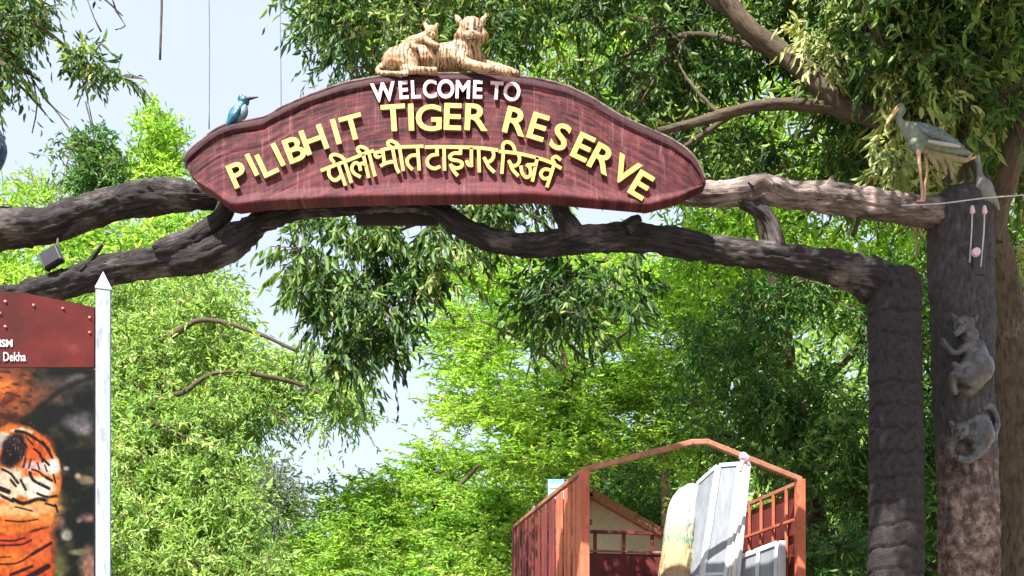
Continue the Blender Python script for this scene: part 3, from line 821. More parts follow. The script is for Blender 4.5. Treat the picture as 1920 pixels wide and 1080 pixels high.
organic('body', [
    pc([(1835, 795, 0, 22), (1840, 815, -4, 24), (1835, 840, 0, 18)], BY),
    pc([(1834, 818, 2, 29)], BY), pc([(1802, 808, -10, 18)], BY), pc([(1800, 817, -24, 8), (1799, 819, -28, 7)], BY),
    pc([(1786, 797, -8, 5), (1783, 792, -6, 4)], BY), pc([(1815, 793, -8, 5), (1818, 788, -6, 4)], BY),
    pc([(1838, 770, 0, 7), (1855, 762, 0, 7), (1866, 778, 2, 6), (1868, 800, 4, 7), (1862, 818, 0, 6)], BY),
    pc([(1862, 820, -4, 8), (1845, 826, -14, 8), (1830, 838, -18, 9)], BY),
    pc([(1790, 826, -8, 8), (1782, 842, -10, 10), (1784, 852, -8, 8)], BY),
    pc([(1838, 848, -10, 9), (1815, 862, -16, 9), (1800, 860, -14, 8)], BY),
    pc([(1808, 868, -6, 8), (1812, 884, 0, 7)], BY),
    ], .0085, m_bear, b2, 2, .008)
for ex in (1792, 1807):
    organic('eye', [pc([(ex, 805, -27, 3.2)], BY)], .004, m_black, b2, 1)
organic('nose', [pc([(1799, 817, -36, 4)], BY)], .004, m_black, b2, 1)

# ------------------------------------------------------------------ small fittings
m_wire = m_paint('pale_wire', (.30, .30, .30), (.42, .42, .42), 9, .5, .1)
m_dwire = m_paint('grey_cord', (.12, .12, .13), (.18, .18, .2), 9, .6, .1)
w = tube('overhead_wire', [(*P(1690, 385, 9.0), .006), (*P(1760, 382, 8.9), .006), (*P(1840, 372, 8.9), .006), (*P(1900, 367, 9.0), .006), (*P(2100, 352, 9.4), .006)], m_wire, None, 6, .1)
tag(w, 'thin pale wire strung across the head of the right trunk', 'wire')
hp = empty('hanging_pull_cords', tuple(P(1834, 380, 9.0)), 'pair of pale cords with white knobs hanging down the right trunk', 'cord')
for x0, x1, yb in ((1823, 1818, 492), (1846, 1839, 500)):
    tube('cord', [(*P(x0, 388, 9.06), .007), (*P(x0 - 1, 430, 9.06), .007), (*P(x1, yb, 9.08), .006)], m_wire, hp, 6, .08)
    organic('knob', [pc([(x0, 388, 0, 3.5), (x0 + .5, 397, 0, 5)], 9.05)], .006, m_pink, hp, 1)
dk = MB(); c = P(1829, 474, 9.06)
dk.cyl(c, c + Vector((0, -.03, 0)), .038, .034, 18)
tag(dk.build('round_white_disc', m_pink), 'small round white lamp disc on the right trunk between two cords', 'lamp')
sl = MB(); c = P(1834, 450, 9.16)
sl.box(c, (.05, 0, 0), (0, .02, 0), (0, 0, .3))
sl.build('dark_groove_plate', m_black, gate, bevel=.004)
# black flood lamp hung under the upper limb
lamp = empty('black_floodlight', tuple(P(97, 470, 9.0)), 'small black square floodlight tilted on its corner below the left upper limb', 'lamp')
c = P(97, 484, 9.0)
u = Vector((.075, 0, .045)); v_ = Vector((-.035, .02, .07)); w_ = Vector((0, .04, 0))
MB().box(c, u, v_, w_).build('housing', m_black, lamp, bevel=.006)
MB().box(c - Vector((0, .044, 0)), u * .85, v_ * .85, w_ * .08).build('glass', m_paint('lamp_glass', (.02, .02, .025), (.03, .03, .035), 5, .1, .0), lamp)
MB().bar(c + Vector((.02, .03, .05)), P(110, 440, 9.15), .015, .015).build('bracket', m_black, lamp)

# ------------------------------------------------------------------ left information board
bd = empty('information_board', tuple(P(60, 1300, 6.0)), 'tall red headed information board with a tiger photograph beside the white post', 'signboard')
bd.location.z = 0
YL, YR = 5.55, 5.98
def BPt(px, py, off=0):
    """point on the slightly turned board plane"""
    # plane through x pixels: X = a*Y line
    xl, xr = (-300 - 960) / F * YL, (176 - 960) / F * YR
    k = (px - 960) / F
    # solve X = k*Y on the line from (xl, YL) to (xr, YR)
    t = (k * YL - xl) / ((xr - xl) - k * (YR - YL))
    Y = YL + t * (YR - YL) - off
    return P(px, py, Y)
ndir = Vector((.0, -1, 0))
m_head, nt, bs = nodes('header_red_print')
v = coords(nt, 'Object')
c = ramp(nt, noise(nt, v, 2.8, 5, .6), [(.35, (.05, .008, .007)), (.55, (.10, .012, .009)), (.72, (.17, .045, .04))])  # lighter mottling stands in for blurry reflections on the header
nt.links.new(c, bs.inputs['Base Color']); bs.inputs['Roughness'].default_value = .45; bs.inputs['Specular IOR Level'].default_value = .2
htop = [(-300, 470), (-240, 500), (-150, 525), (-60, 539), (0, 545), (50, 550), (100, 560), (140, 568), (176, 576)]
front = [BPt(x, y) for x, y in htop] + [BPt(176, 688), BPt(-300, 690)]
V = list(front) + [p + Vector((.01, .035, 0)) for p in front]
n = len(front)
Fh = [tuple(range(n))[::-1], tuple(range(n, 2 * n))] + [(i, (i + 1) % n, (i + 1) % n + n, i + n) for i in range(n)]
o = mesh('header_panel', V, Fh, m_head, bd)
bm = bmesh.new(); bm.from_mesh(o.data); bmesh.ops.recalc_face_normals(bm, faces=bm.faces); bm.to_mesh(o.data); bm.free()
m_dot = m_paint('pale_rivet', (.3, .14, .11), (.4, .22, .18), 9, .35, .05)
for x, y in ((10, 565), (63, 572), (118, 578), (168, 595), (168, 623), (10, 612), (0, 587), (-60, 558), (-120, 548)):
    c = BPt(x, y, .003); MB().cyl(c + Vector((0, .004, 0)), c + Vector((0, -.006, 0)), .0085, .006, 10).build('rivet', m_dot, bd)
m_txt = m_paint('white_print', (.5, .46, .46), (.55, .52, .52), 9, .5, .02)
def flat_text(body, px, py, hpx, parent, mat, ws=1.0, bold=.01):
    cu = bpy.data.curves.new('t', 'FONT'); cu.body = body; cu.size = 1; cu.offset = bold; cu.extrude = .004; cu.resolution_u = 3
    o = bpy.data.objects.new('tmp', cu); COL.objects.link(o)
    dg = bpy.context.evaluated_depsgraph_get(); me = bpy.data.meshes.new_from_object(o.evaluated_get(dg)); bpy.data.objects.remove(o)
    co = np.zeros(len(me.vertices) * 3); me.vertices.foreach_get('co', co); co = co.reshape(-1, 3)
    s = hpx / .70
    W = []
    for q in co:
        p = BPt(px + q[0] * s * ws, py - q[1] * s, .004); W.append((p.x, p.y - q[2] * .3, p.z))
    me.vertices.foreach_set('co', np.array(W, dtype=np.float32).ravel()); me.update(); me.materials.clear()
    return link_mesh('lettering', me, mat, parent)
flat_text('ISM', -2, 650, 13, bd, m_txt, .95, .03)
flat_text('i Dekha', -3, 677, 17, bd, m_txt, .68, .012)

# the printed photograph: colours painted per vertex on the flat panel
def srgb(c): return tuple((v / 12.92 if v <= .04045 else ((v + .055) / 1.055) ** 2.4) for v in [k / 255 for k in c])
GX = np.arange(-300, 177, 1.3); GY_ = np.arange(690, 1290, 1.3)
PX, PYY = np.meshgrid(GX, GY_, indexing='ij')
nz = lambda s, sd, o=3, ax=1., ay=1.: fbm(np.stack([PX / s * ax, PYY / s * ay, PX * 0 + sd], -1), sd, o)
IMG = np.zeros(PX.shape + (3,))
def lay(col, mask):
    global IMG
    m = np.clip(mask, 0, 1)[..., None]; IMG = IMG * (1 - m) + np.array(col, float) * m
def sell(cx, cy, rx, ry, soft=.25, wob=.0, seed=1, rot=0):
    a = R(rot); dx, dy = PX - cx, PYY - cy
    x, y = dx * math.cos(a) + dy * math.sin(a), -dx * math.sin(a) + dy * math.cos(a)
    d = np.sqrt((x / rx) ** 2 + (y / ry) ** 2) + wob * (nz(18, seed) - .5)
    return (1 - d) / soft + .5
def sline(pts, w, soft=1.5):
    w = w * 1.15
    best = np.full(PX.shape, 1e9)
    pts = [(p[0], p[1]) for p in spline([(x, y, 0, 0) for x, y in pts], 6)] if len(pts) > 2 else pts
    for (ax, ay), (bx, by_) in zip(pts[:-1], pts[1:]):
        vx, vy = bx - ax, by_ - ay; t = np.clip(((PX - ax) * vx + (PYY - ay) * vy) / (vx * vx + vy * vy + 1e-9), 0, 1)
        best = np.minimum(best, np.hypot(PX - ax - t * vx, PYY - ay - t * vy))
    return (w / 2 - best) / soft + .5
lay((22, 25, 22), np.ones(PX.shape)); lay((50, 48, 36), (nz(26, 3) - .52) * 5); lay((18, 26, 22), (nz(34, 6) - .55) * 6)
for cx_, cy_, rx, ry, col in ((150, 795, 30, 18, (92, 90, 96)), (155, 805, 14, 10, (120, 112, 118)), (163, 900, 16, 8, (120, 104, 82)), (146, 893, 6, 6, (150, 140, 120)), (124, 878, 5, 4, (150, 145, 135)), (168, 972, 14, 9, (130, 98, 84)), (148, 975, 6, 6, (120, 110, 110)), (124, 1003, 11, 10, (150, 146, 132)), (112, 980, 10, 12, (110, 90, 75)), (170, 1060, 22, 30, (150, 108, 90)), (112, 1062, 16, 26, (92, 94, 52)), (145, 1035, 18, 6, (110, 104, 76)), (120, 720, 50, 14, (74, 62, 58)), (150, 712, 22, 10, (98, 88, 86)), (80, 740, 50, 18, (88, 66, 54))):
    lay(col, sell(cx_, cy_, rx, ry, .8, .8, int(cx_)) * .9)
lay((112, 66, 44), sell(0, 735, 78, 62, .3, .5, 4)); lay((190, 92, 42), sell(8, 732, 34, 36, .9, 1.4, 5) * .9); lay((222, 128, 62), sell(2, 722, 16, 12, .9, 1.2, 6) * .8); lay((70, 34, 22), sell(16, 752, 20, 9, .9, 1.6, 7, -25) * .8); lay((64, 30, 22), sell(14, 782, 30, 8, .9, 1.2, 8) * .8); lay((74, 40, 30), np.clip((nz(9, 51, 3, .6, 1.6) - .56) * 6, 0, 1) * (PX < 60) * (PYY < 795))
lay((26, 24, 22), sline([(30, 800), (70, 770), (110, 735), (176, 705)], 8, 10))
# body, head
lay((196, 74, 36), sell(0, 1090, 104, 118, .1, .15, 9)); lay((222, 110, 42), sell(10, 1050, 60, 22, .8) * .9); lay((150, 44, 32), sell(30, 985, 66, 16, .7)); lay((214, 96, 48), sell(80, 1020, 22, 40, .8))
for pth, wd in (([(10, 990), (50, 996), (90, 988)], 4), ([(60, 1040), (96, 1018)], 5), ([(20, 1078), (60, 1062)], 5), ([(-5, 1013), (25, 1014), (46, 1008)], 3), ([(-5, 1023), (40, 1021), (58, 1013)], 3), ([(-5, 1058), (34, 1055), (72, 1030)], 3), ([(50, 1084), (90, 1062)], 9), ([(-5, 1045), (20, 1044)], 2)):
    lay((46, 16, 14), sline(pth, wd, 2.5))
lay((214, 108, 40), sell(22, 900, 93, 104, .05, .10, 11)); lay((232, 140, 60), sell(90, 935, 22, 50, .7)); lay((206, 84, 34), sell(72, 845, 26, 26, .8)); lay((230, 220, 204), sell(66, 914, 34, 22, .3, .6, 15)); lay((228, 206, 176), sell(18, 908, 34, 30, .35, .6, 14)); lay((236, 226, 206), sell(92, 876, 14, 14, .5)); lay((220, 170, 170), sell(64, 875, 20, 10, .7)); lay((210, 200, 180), sell(4, 826, 20, 16, .4)); lay((226, 170, 110), sell(36, 955, 70, 14, .7, .5, 18)); lay((230, 226, 220), sell(102, 875, 9, 16, .8))
lay((40, 26, 34), sell(25, 845, 24, 32, .3, .5, 21, 20)); lay((225, 205, 180), sline([(22, 808), (40, 804), (60, 810)], 4, 3)); lay((20, 16, 18), sline([(30, 808), (48, 812), (66, 822)], 5, 3)); lay((22, 12, 20), sell(20, 855, 15, 20, .5, .5, 22))
for pth, wd in (([(4, 880), (20, 888), (34, 906)], 4), ([(0, 928), (24, 940)], 5), ([(70, 925), (88, 932), (106, 930)], 4), ([(86, 944), (106, 950)], 3.5), ([(64, 842), (76, 852), (80, 866)], 3.5), ([(80, 828), (94, 846)], 3.5), ([(28, 950), (60, 958)], 2.5), ([(56, 886), (62, 900), (80, 910), (92, 916)], 5), ([(25, 936), (44, 944), (70, 936), (86, 938)], 6), ([(-5, 914), (16, 922)], 8), ([(39, 900), (48, 918)], 4), ([(75, 855), (92, 872)], 4), ([(83, 892), (97, 900)], 3), ([(20, 900), (30, 912)], 4), ([(60, 880), (72, 884), (86, 896), (98, 902)], 3), ([(100, 890), (104, 905)], 3), ([(48, 858), (44, 876)], 3), ([(58, 862), (54, 878)], 2.5), ([(70, 868), (74, 880)], 2.5), ([(84, 872), (88, 884)], 2.5), ([(66, 822), (84, 836), (98, 858)], 4), ([(104, 946), (108, 960)], 3), ([(10, 976), (40, 978), (70, 974)], 2.5), ([(38, 822), (52, 840)], 2.5), ([(48, 818), (62, 834)], 2.5)):
    lay((24, 16, 16), sline(pth, wd, 2))
lay((240, 200, 150), np.clip((nz(4, 61, 2, 2.2, .7) - .7) * 3, 0, .5) * np.clip(sell(45, 900, 70, 90, .3), 0, 1)); IMG *= (1 + (nz(7, 41, 3)[..., None] - .5) * .6)
lin = np.clip(IMG / 255, 0, 1); lin = np.where(lin <= .04045, lin / 12.92, ((lin + .055) / 1.055) ** 2.4) * .46
nx, ny = PX.shape
Vp = [tuple(BPt(PX[i, j], PYY[i, j], .0)) for i in range(nx) for j in range(ny)]
Fp = [(i*ny + j, i*ny + j + 1, (i+1)*ny + j + 1, (i+1)*ny + j) for i in range(nx - 1) for j in range(ny - 1)]
me = bpy.data.meshes.new('printed_photograph'); me.from_pydata(Vp, [], Fp)
ca = me.color_attributes.new('print', 'FLOAT_COLOR', 'POINT')
ca.data.foreach_set('color', np.concatenate([lin.reshape(-1, 3), np.ones((nx * ny, 1))], 1).astype(np.float32).ravel())
m_pr, nt, bs = nodes('printed_flex')
at = nt.nodes.new('ShaderNodeAttribute'); at.attribute_name = 'print'
nt.links.new(at.outputs['Color'], bs.inputs['Base Color']); bs.inputs['Roughness'].default_value = .5; bs.inputs['Specular IOR Level'].default_value = .12
link_mesh('printed_photograph', me, m_pr, bd)
pb = [BPt(-300, 692, -.006), BPt(176, 692, -.006), BPt(176, 1290, -.006), BPt(-300, 1290, -.006)]
V = pb + [p + Vector((.01, .03, 0)) for p in pb]
mesh('backing_panel', V, [(0, 1, 2, 3), (4, 7, 6, 5), (0, 4, 5, 1), (1, 5, 6, 2), (2, 6, 7, 3), (3, 7, 4, 0)], m_plate, bd)
m_post = m_paint('pale_grey_post_paint', (.25, .29, .35), (.33, .37, .42), 4, .45, .2, c3=(.20, .22, .25), stretch=(1, 1, .25))
post = empty('white_post', ((193 - 960) / F * 6.0, 6.0, 0), 'pale grey white square post with pyramid cap standing before the forest', 'post')
pxx = (192 - 960) / F * 6.0 ; tz = EYE + (HZ - 546) / F * 6.0
ca_, sa_ = math.cos(R(20)) * .040, math.sin(R(20)) * .040
MB().box((pxx + .006, 6.0, tz / 2), (ca_, sa_, 0), (-sa_, ca_, 0), (0, 0, tz / 2)).build('shaft', m_post, post, bevel=.006)
cp = MB()
zc = tz
cp.box((pxx + .006, 6.0, zc + .006), (ca_ * 1.08, sa_ * 1.08, 0), (-sa_ * 1.08, ca_ * 1.08, 0), (0, 0, .008))
k = len(cp.V)
for a, b in ((-1, -1), (1, -1), (1, 1), (-1, 1)):
    cp.V.append(Vector((pxx + .006 + a * ca_ - b * sa_, 6.0 + a * sa_ + b * ca_, zc + .014)))
cp.V.append(Vector((pxx + .004, 6.0, zc + .112)))
cp.F += [(k, k + 1, k + 4), (k + 1, k + 2, k + 4), (k + 2, k + 3, k + 4), (k + 3, k, k + 4), (k + 3, k + 2, k + 1, k)]
cp.build('cap', m_post, post)
post2 = empty('white_post', (BPt(-300, 1300).x - .05, YL, 0), 'pale grey white square post outside the left edge of the picture', 'post')
MB().box((BPt(-300, 1300).x - .05, YL, 1.95), (.04, 0, 0), (0, .04, 0), (0, 0, 1.95)).build('shaft', m_post, post2, bevel=.006)

# ------------------------------------------------------------------ caged goods truck
TO = Vector((0.709, 10.5, 0)); TA = Vector((.9826, .1855, 0)).normalized(); TB = Vector((-.1855, .9826, 0)).normalized()
TW, TL, TH = 2.28, 3.62, 3.68
def T(w, l, z): return TO + TA * w + TB * l + Vector((0, 0, z))
m_coral = m_paint('coral_rust_paint', (.36, .075, .032), (.50, .145, .075), 6, .6, .3, c3=(.18, .05, .035), stretch=(1, 1, .4))
m_maroon = m_paint('dark_red_paint', (.085, .012, .011), (.17, .028, .026), 5, .6, .3, c3=(.10, .03, .03), stretch=(1, 1, .4))
m_rustrail = m_paint('rusty_rail', (.24, .09, .05), (.38, .18, .11), 10, .7, .4, c3=(.2, .09, .05))
m_glassd = m_paint('dark_glass', (.02, .025, .03), (.03, .035, .04), 3, .08, 0)
m_rubber = m_paint('rubber', (.015, .015, .015), (.03, .03, .03), 9, .8, .2)
m_chrome = m_paint('dull_steel', (.3, .3, .3), (.4, .4, .4), 9, .4, .1, .7)
truck = empty('caged_goods_truck', tuple(T(TW / 2, TL / 2, 0)), 'red goods truck with tall open cage body carrying steel framed panels', 'truck')
def tb(name, mat, *bars, bevel=.004):
    m = MB()
    for b in bars: m.bar(*b)
    return m.build(name, mat, truck, bevel=bevel)
Xw = lambda v: tuple(v)
# rear portal
tb('post', m_coral, (T(0, 0, 1.0), T(0, 0, TH + .01), .09, .09, TB))
tb('post', m_coral, (T(TW, 0, 1.0), T(TW, 0, TH + .01), .085, .085, TB))
tb('post', m_maroon, (T(0, TL, 1.0), T(0, TL, TH), .07, .07, TB))
tb('post', m_maroon, (T(TW, TL, 1.0), T(TW, TL, TH), .07, .07, TB))
hoop = [T(0, 0, TH + .02), T(TW * .49, 0, 4.02), T(TW * .56, 0, 4.03), T(TW, 0, TH + .01)]
for a_, b_ in zip(hoop[:-1], hoop[1:]):
    dd_ = (b_ - a_).normalized()
    tb('roof_bar', m_rustrail, (a_ - dd_ * .018, b_ + dd_ * .015, .056, .05, TB), bevel=.008)
tb('top_rail', m_rustrail, (T(0, .05, TH + .02), T(0, TL, TH + .02), .05, .045))
tb('top_rail', m_rustrail, (T(TW, .05, TH - .02), T(TW, TL, TH - .02), .045, .04))
tb('front_rail', m_maroon, (T(0, TL, TH - .02), T(TW, TL, TH - .02), .045, .045))
# left side slats (20), sunlight on the near ones put into a lighter coral
ns_ = 19
for i in range(ns_):
    l = .14 + (TL - .24) * i / (ns_ - 1)
    wdt = .105 if i < 6 else .085
    mm = MB(); mm.box(T(-.012 if i % 2 else -.02, l, (TH - .02 + .95) / 2), TA * .012, TB * wdt / 2, Vector((0, 0, (TH - .05 - .95) / 2)))
    mm.build('slat', m_coral if i < 6 else m_maroon, truck, bevel=.006)
tb('side_sheet', m_maroon, (T(.05, .05, 1.9), T(.05, TL - .03, 1.9), .012, 1.9))
tb('side_rib', m_maroon, (T(.085, .05, 3.2), T(.045, TL, 3.2), .03, .05))
# right side: dark sheet with the grid of bars inside
tb('side_sheet', m_maroon, (T(TW + .03, .08, 2.3), T(TW + .03, TL, 2.3), .01, 2.6))
for i in range(11):
    l = .28 + i * .32
    tb('grid_bar', m_coral, (T(TW - .02, l, 1.1), T(TW - .02, l, TH - .04), .028, .028, TB), bevel=.003)
for z in (3.28, 2.92, 2.56, 2.2):
    tb('grid_bar', m_coral, (T(TW - .05, .05, z), T(TW - .05, TL, z), .03, .03), bevel=.003)
# front bulkhead
tb('bulkhead', m_maroon, (T(.03, TL, 2.2), T(TW - .03, TL, 2.2), .03, 2.35))
for w_ in (.62, .82, 1.1, 1.5, 1.9):
    tb('bulkhead_bar', m_maroon, (T(w_, TL + .04, 1.2), T(w_, TL + .04, TH - .04), .045, .045, TA), bevel=.003)
tb('bulkhead_bar', m_rustrail, (T(.03, TL - .03, 3.40), T(TW - .03, TL - .03, 3.40), .03, .03))
# bed, tailgate, chassis, cab, wheels
tb('bed_floor', m_plate, (T(TW / 2, 0, 1.02), T(TW / 2, TL, 1.02), TW + .1, .1, (0, 0, 1)))
tb('tailgate', m_coral, (T(.06, -.03, 1.45), T(TW - .06, -.03, 1.45), .05, .75))
for w_ in (.7, 1.58):
    tb('chassis_rail', m_plate, (T(w_, -.1, .82), T(w_, TL + 1.9, .82), .09, .2))
cb = MB()
prof = [(TL + .15, .75), (TL + 1.95, .75), (TL + 2.0, 1.6), (TL + 1.75, 2.45), (TL + 1.55, 2.6), (TL + .2, 2.6)]
for w_ in (.08, TW - .08):
    for l, z in prof: cb.V.append(T(w_, l, z))
n = len(prof)
cb.F += [tuple(range(n)), tuple(range(n, 2 * n))[::-1]] + [(i, i + n, (i + 1) % n + n, (i + 1) % n) for i in range(n)]
cab = cb.build('cab', m_coral, truck, bevel=.03)
def cab_part(name, m, mat):
    o = m.build(name, mat, None); o.parent = cab; return o
wm = MB(); wm.box((T(.3, TL + 1.89, 2.05) + T(TW - .3, TL + 1.89, 2.05)) / 2, TA * (TW / 2 - .25), (TB * -.125 + Vector((0, 0, .42))) * .85, TB * .012 + Vector((0, 0, .003)))
cab_part('windscreen', wm, m_glassd)
for w_, sgn in ((.075, -1), (TW - .075, 1)):
    wm = MB(); wm.box(T(w_, TL + 1.1, 2.05), TA * .008, TB * .45, Vector((0, 0, .3))); cab_part('side_window', wm, m_glassd)
for w_ in (.35, TW - .35):
    wm = MB(); wm.cyl(T(w_, TL + 1.96, 1.1), T(w_, TL + 2.02, 1.1), .12, .11, 16); cab_part('headlight', wm, m_txt)
for w_ in (.12, TW - .12):
    for l in (.9, TL + 1.3):
        s_ = 1 if w_ > 1 else -1
        wh = MB().cyl(T(w_ - .13, l, .45), T(w_ + .13, l, .45), .45, .45, 28).build('wheel', m_rubber, truck, bevel=0)
        rm = MB().cyl(T(w_ + s_ * .12, l, .45), T(w_ + s_ * .145, l, .45), .24, .2, 20).build('rim', m_chrome)
        rm.parent = wh

# load
m_frame = m_paint('white_frame_paint', (.36, .38, .40), (.46, .47, .48), 6, .45, .06)
m_mesh = m_paint('grey_wire_mesh', (.13, .145, .165), (.19, .21, .23), 5, .5, .1, stretch=(4, 4, .4))
def P2(px, py, w=None, l=None):
    """point on the truck's cross plane at length l seen at a pixel"""
    k = (px - 960) / F
    base = T(0, l, 0)
    t = (k * base.y - base.x) / (TA.x - k * TA.y)
    Y = base.y + TA.y * t
    return Vector((k * Y, Y, EYE + (HZ - py) / F * Y))
def panel(label, corners, vs, hs, thick, fw, name='framed_panel', deep=0):
    """corners TL, TR, BR, BL; frame bars, mullions and mesh infill"""
    tl, tr, br, bl = corners
    root = empty(name, tuple((bl + br) / 2), label, 'framed panel')
    nrm = (tr - tl).cross(bl - tl).normalized()
    if nrm.y > 0: nrm = -nrm
    def q(u, v): return (tl.lerp(tr, u)).lerp(bl.lerp(br, u), v)
    for a, b in (((0, 0), (1, 0)), ((1, 0), (1, 1)), ((0, 1), (1, 1)), ((0, 0), (0, 1))):
        MB().bar(q(*a), q(*b), fw, thick, nrm).build('frame_bar', m_frame, root, bevel=.003)
    for v in vs: MB().bar(q(v, .01), q(v, .99), fw * .8, thick * .9, nrm).build('mullion', m_frame, root, bevel=.003)
    for v in hs: MB().bar(q(.01, v), q(.99, v), fw * .8, thick * .8, nrm).build('crossbar', m_frame, root, bevel=.003)
    us = [0] + list(vs) + [1]; hh = [0] + list(hs) + [1]
    for i in range(len(us) - 1):
        for j in range(len(hh) - 1):
            V = [q(us[i], hh[j]), q(us[i+1], hh[j]), q(us[i+1], hh[j+1]), q(us[i], hh[j+1])]
            V2 = [p - nrm * .006 for p in V]
            mesh('mesh_pane', V + V2, [(0, 1, 2, 3), (7, 6, 5, 4), (0, 4, 5, 1), (1, 5, 6, 2), (2, 6, 7, 3), (3, 7, 4, 0)], m_mesh, root)
    return root
def ext(t_, b_, z):
    """continue an edge down to height z"""
    d = b_ - t_; return t_ + d * ((t_.z - z) / (-d.z))
a0, a1 = P2(1308, 907, l=.95), P2(1345, 874, l=.75)
a0b, a1b = ext(a0, P2(1277, 1080, l=.85), 1.12), ext(a1, P2(1314, 1080, l=.65), 1.12)
panel('narrow left leaf of the tall grey meshed steel frame in the truck', [a0, a1, a1b, a0b], [], [.42], .03, .045)
b0, b1 = P2(1349, 873, l=.72), P2(1386, 870, l=.62)
b0b, b1b = ext(b0, P2(1318, 1080, l=.62), 1.12), ext(b1, P2(1360, 1080, l=.52), 1.12)
panel('tall right leaf of the grey meshed steel frame leaning at the truck hoop', [b0, b1, b1b, b0b], [], [.42], .03, .045)
c0, c1 = P2(1391, 868, l=.60), P2(1398, 868, l=.60)
for k, (x0, x1) in enumerate(((1391, 1369), (1397, 1378), (1404, 1386))):
    e0 = P2(x0, 869 + k, l=.58 - .07 * k); e1 = ext(e0, P2(x1 - 2, 1080, l=.50 - .07 * k), 1.12)
    o = MB().bar(e0, e1, .030, .05, TB).build('steel_strip', m_frame if k != 1 else m_paint('cream_strip', (.5, .5, .46), (.62, .62, .58), 6, .5, .1), bevel=.003)
    tag(o, ['white steel strip standing tight against the tall meshed frame', 'cream steel strip standing between two white strips in the truck', 'outermost white steel strip leaning on the truck hoop'][k], 'steel strip', 'steel strips leaning on the truck hoop')
d0, d1 = P2(1384, 1046, l=.50), P2(1458, 1018, l=.30)
d0b, d1b = ext(d0, P2(1378, 1140, l=.48), 1.12), ext(d1, P2(1452, 1140, l=.30), 1.12)
panel('short white framed panel with grey panes below the truck side grid', [d0, d1, d1b, d0b], [.52], [.5], .04, .05)
e0 = P2(1466, 1014, l=.22); o = MB().bar(e0, Vector((e0.x - .02, e0.y, 1.12)), .075, .05, TB).build('white_board', m_frame, bevel=.004)
tag(o, 'narrow white board standing beside the short framed panel in the truck', 'board')
# tied cloth knob at the hoop
kc = P2(1393, 861, l=0)
o = organic('cloth_knot', [[(kc.x, kc.y - .02, kc.z + .02, .05), (kc.x + .02, kc.y - .02, kc.z, .045)], [(kc.x - .02, kc.y - .03, kc.z - .05, .03), (kc.x - .03, kc.y - .03, kc.z - .12, .02)], [(kc.x + .03, kc.y - .02, kc.z - .02, .03), (kc.x + .055, kc.y - .02, kc.z - .06, .02)]], .008, m_pink, None, 2, .012)
tag(o, 'knotted pale pink cloth tying the frame to the right slope of the hoop', 'cloth')
# wrapped bundle
m_cloth, nt, bs = nodes('striped_bundle_cloth')
v = coords(nt, 'Object'); sep = nt.nodes.new('ShaderNodeSeparateXYZ'); nt.links.new(v, sep.inputs[0])
nn = noise(nt, v, 3, 4)
ad = nt.nodes.new('ShaderNodeMath'); ad.operation = 'MULTIPLY_ADD'; nt.links.new(nn, ad.inputs[0]); ad.inputs[1].default_value = .22; nt.links.new(sep.outputs['Z'], ad.inputs[2])
mr = nt.nodes.new('ShaderNodeMapRange'); mr.inputs['From Min'].default_value = 2.55 + .11; mr.inputs['From Max'].default_value = 3.75 + .11
nt.links.new(ad.outputs[0], mr.inputs['Value'])
c = ramp(nt, mr.outputs[0], [(0.02, (.20, .08, .14)), (.12, (.38, .22, .26)), (.2, (.32, .22, .12)), (.42, (.36, .28, .14)), (.52, (.18, .27, .18)), (.58, (.32, .32, .20)), (.68, (.28, .28, .265)), (1, (.36, .36, .36))])
nt.links.new(c, bs.inputs['Base Color']); bs.inputs['Roughness'].default_value = .85
bump(nt, bs, noise(nt, coords(nt, 'Object', (3, 3, .8)), 3.5, 3), .8, .12)
q = lambda x, y, r, l: (*P2(x, y, l=l), r / F * 11.3)
o = organic('wrapped_bundle', [[q(1296, 926, 22, 1.15), q(1286, 950, 30, 1.1), q(1278, 990, 34, 1.0), q(1272, 1040, 35, .95), q(1266, 1090, 36, .9), q(1262, 1180, 38, .85), q(1262, 1270, 40, .85)],
                               [q(1310, 922, 16, 1.2), q(1306, 960, 24, 1.2), q(1300, 1040, 26, 1.2), q(1290, 1200, 28, 1.1)],
                               [q(1282, 925, 14, 1.1), q(1270, 950, 18, 1.1), q(1262, 1000, 20, 1.1)]], .016, m_cloth, None, 6, 0)
tag(o, 'tall rounded bundle wrapped in white, yellow and pink cloth beside the tall frame', 'bundle')

# ------------------------------------------------------------------ shed, blue box, pole beyond the truck
shed = empty('shed', (2.5, 24, 0), 'cream walled shed with a red sloping roof seen through the truck cage', 'shed')
m_cream = m_paint('cream_wall', (.50, .43, .32), (.62, .55, .44), 3, .85, .2)
m_tile = m_paint('red_roof_paint', (.26, .05, .04), (.38, .10, .07), 5, .8, .3)
SYY = 22.0
ap = P(1105, 935, SYY); er = P(1310, 1052, SYY)
hw = er.x - ap.x
lw = .75
V = [(ap.x - lw, SYY, 0), (er.x, SYY, 0), (er.x, SYY, er.z), (ap.x, SYY, ap.z), (ap.x - lw, SYY, er.z + (ap.z - er.z) * .66)]
V += [(x, SYY + 5, z) for x, y, z in V]
mesh('wall', V, [(4, 3, 2, 1, 0)[::-1], (5, 6, 7, 8, 9)[::-1], (0, 5, 9, 4), (1, 2, 7, 6)], m_cream, shed)
for s in (-1, 1):
    a = Vector((ap.x, SYY + 2.3, ap.z + .05)); b = a + Vector((s * hw, 0, er.z - ap.z)) * (1.12 if s > 0 else .38)
    MB().bar(a, b, 5.6, .09, (0, 0, 1)).build('roof', m_tile, shed, bevel=.01)
    MB().bar(a + Vector((0, -2.83, -.02)), b + Vector((0, -2.83, -.02)), .05, .16, (0, 0, 1)).build('fascia', m_rustrail, shed)
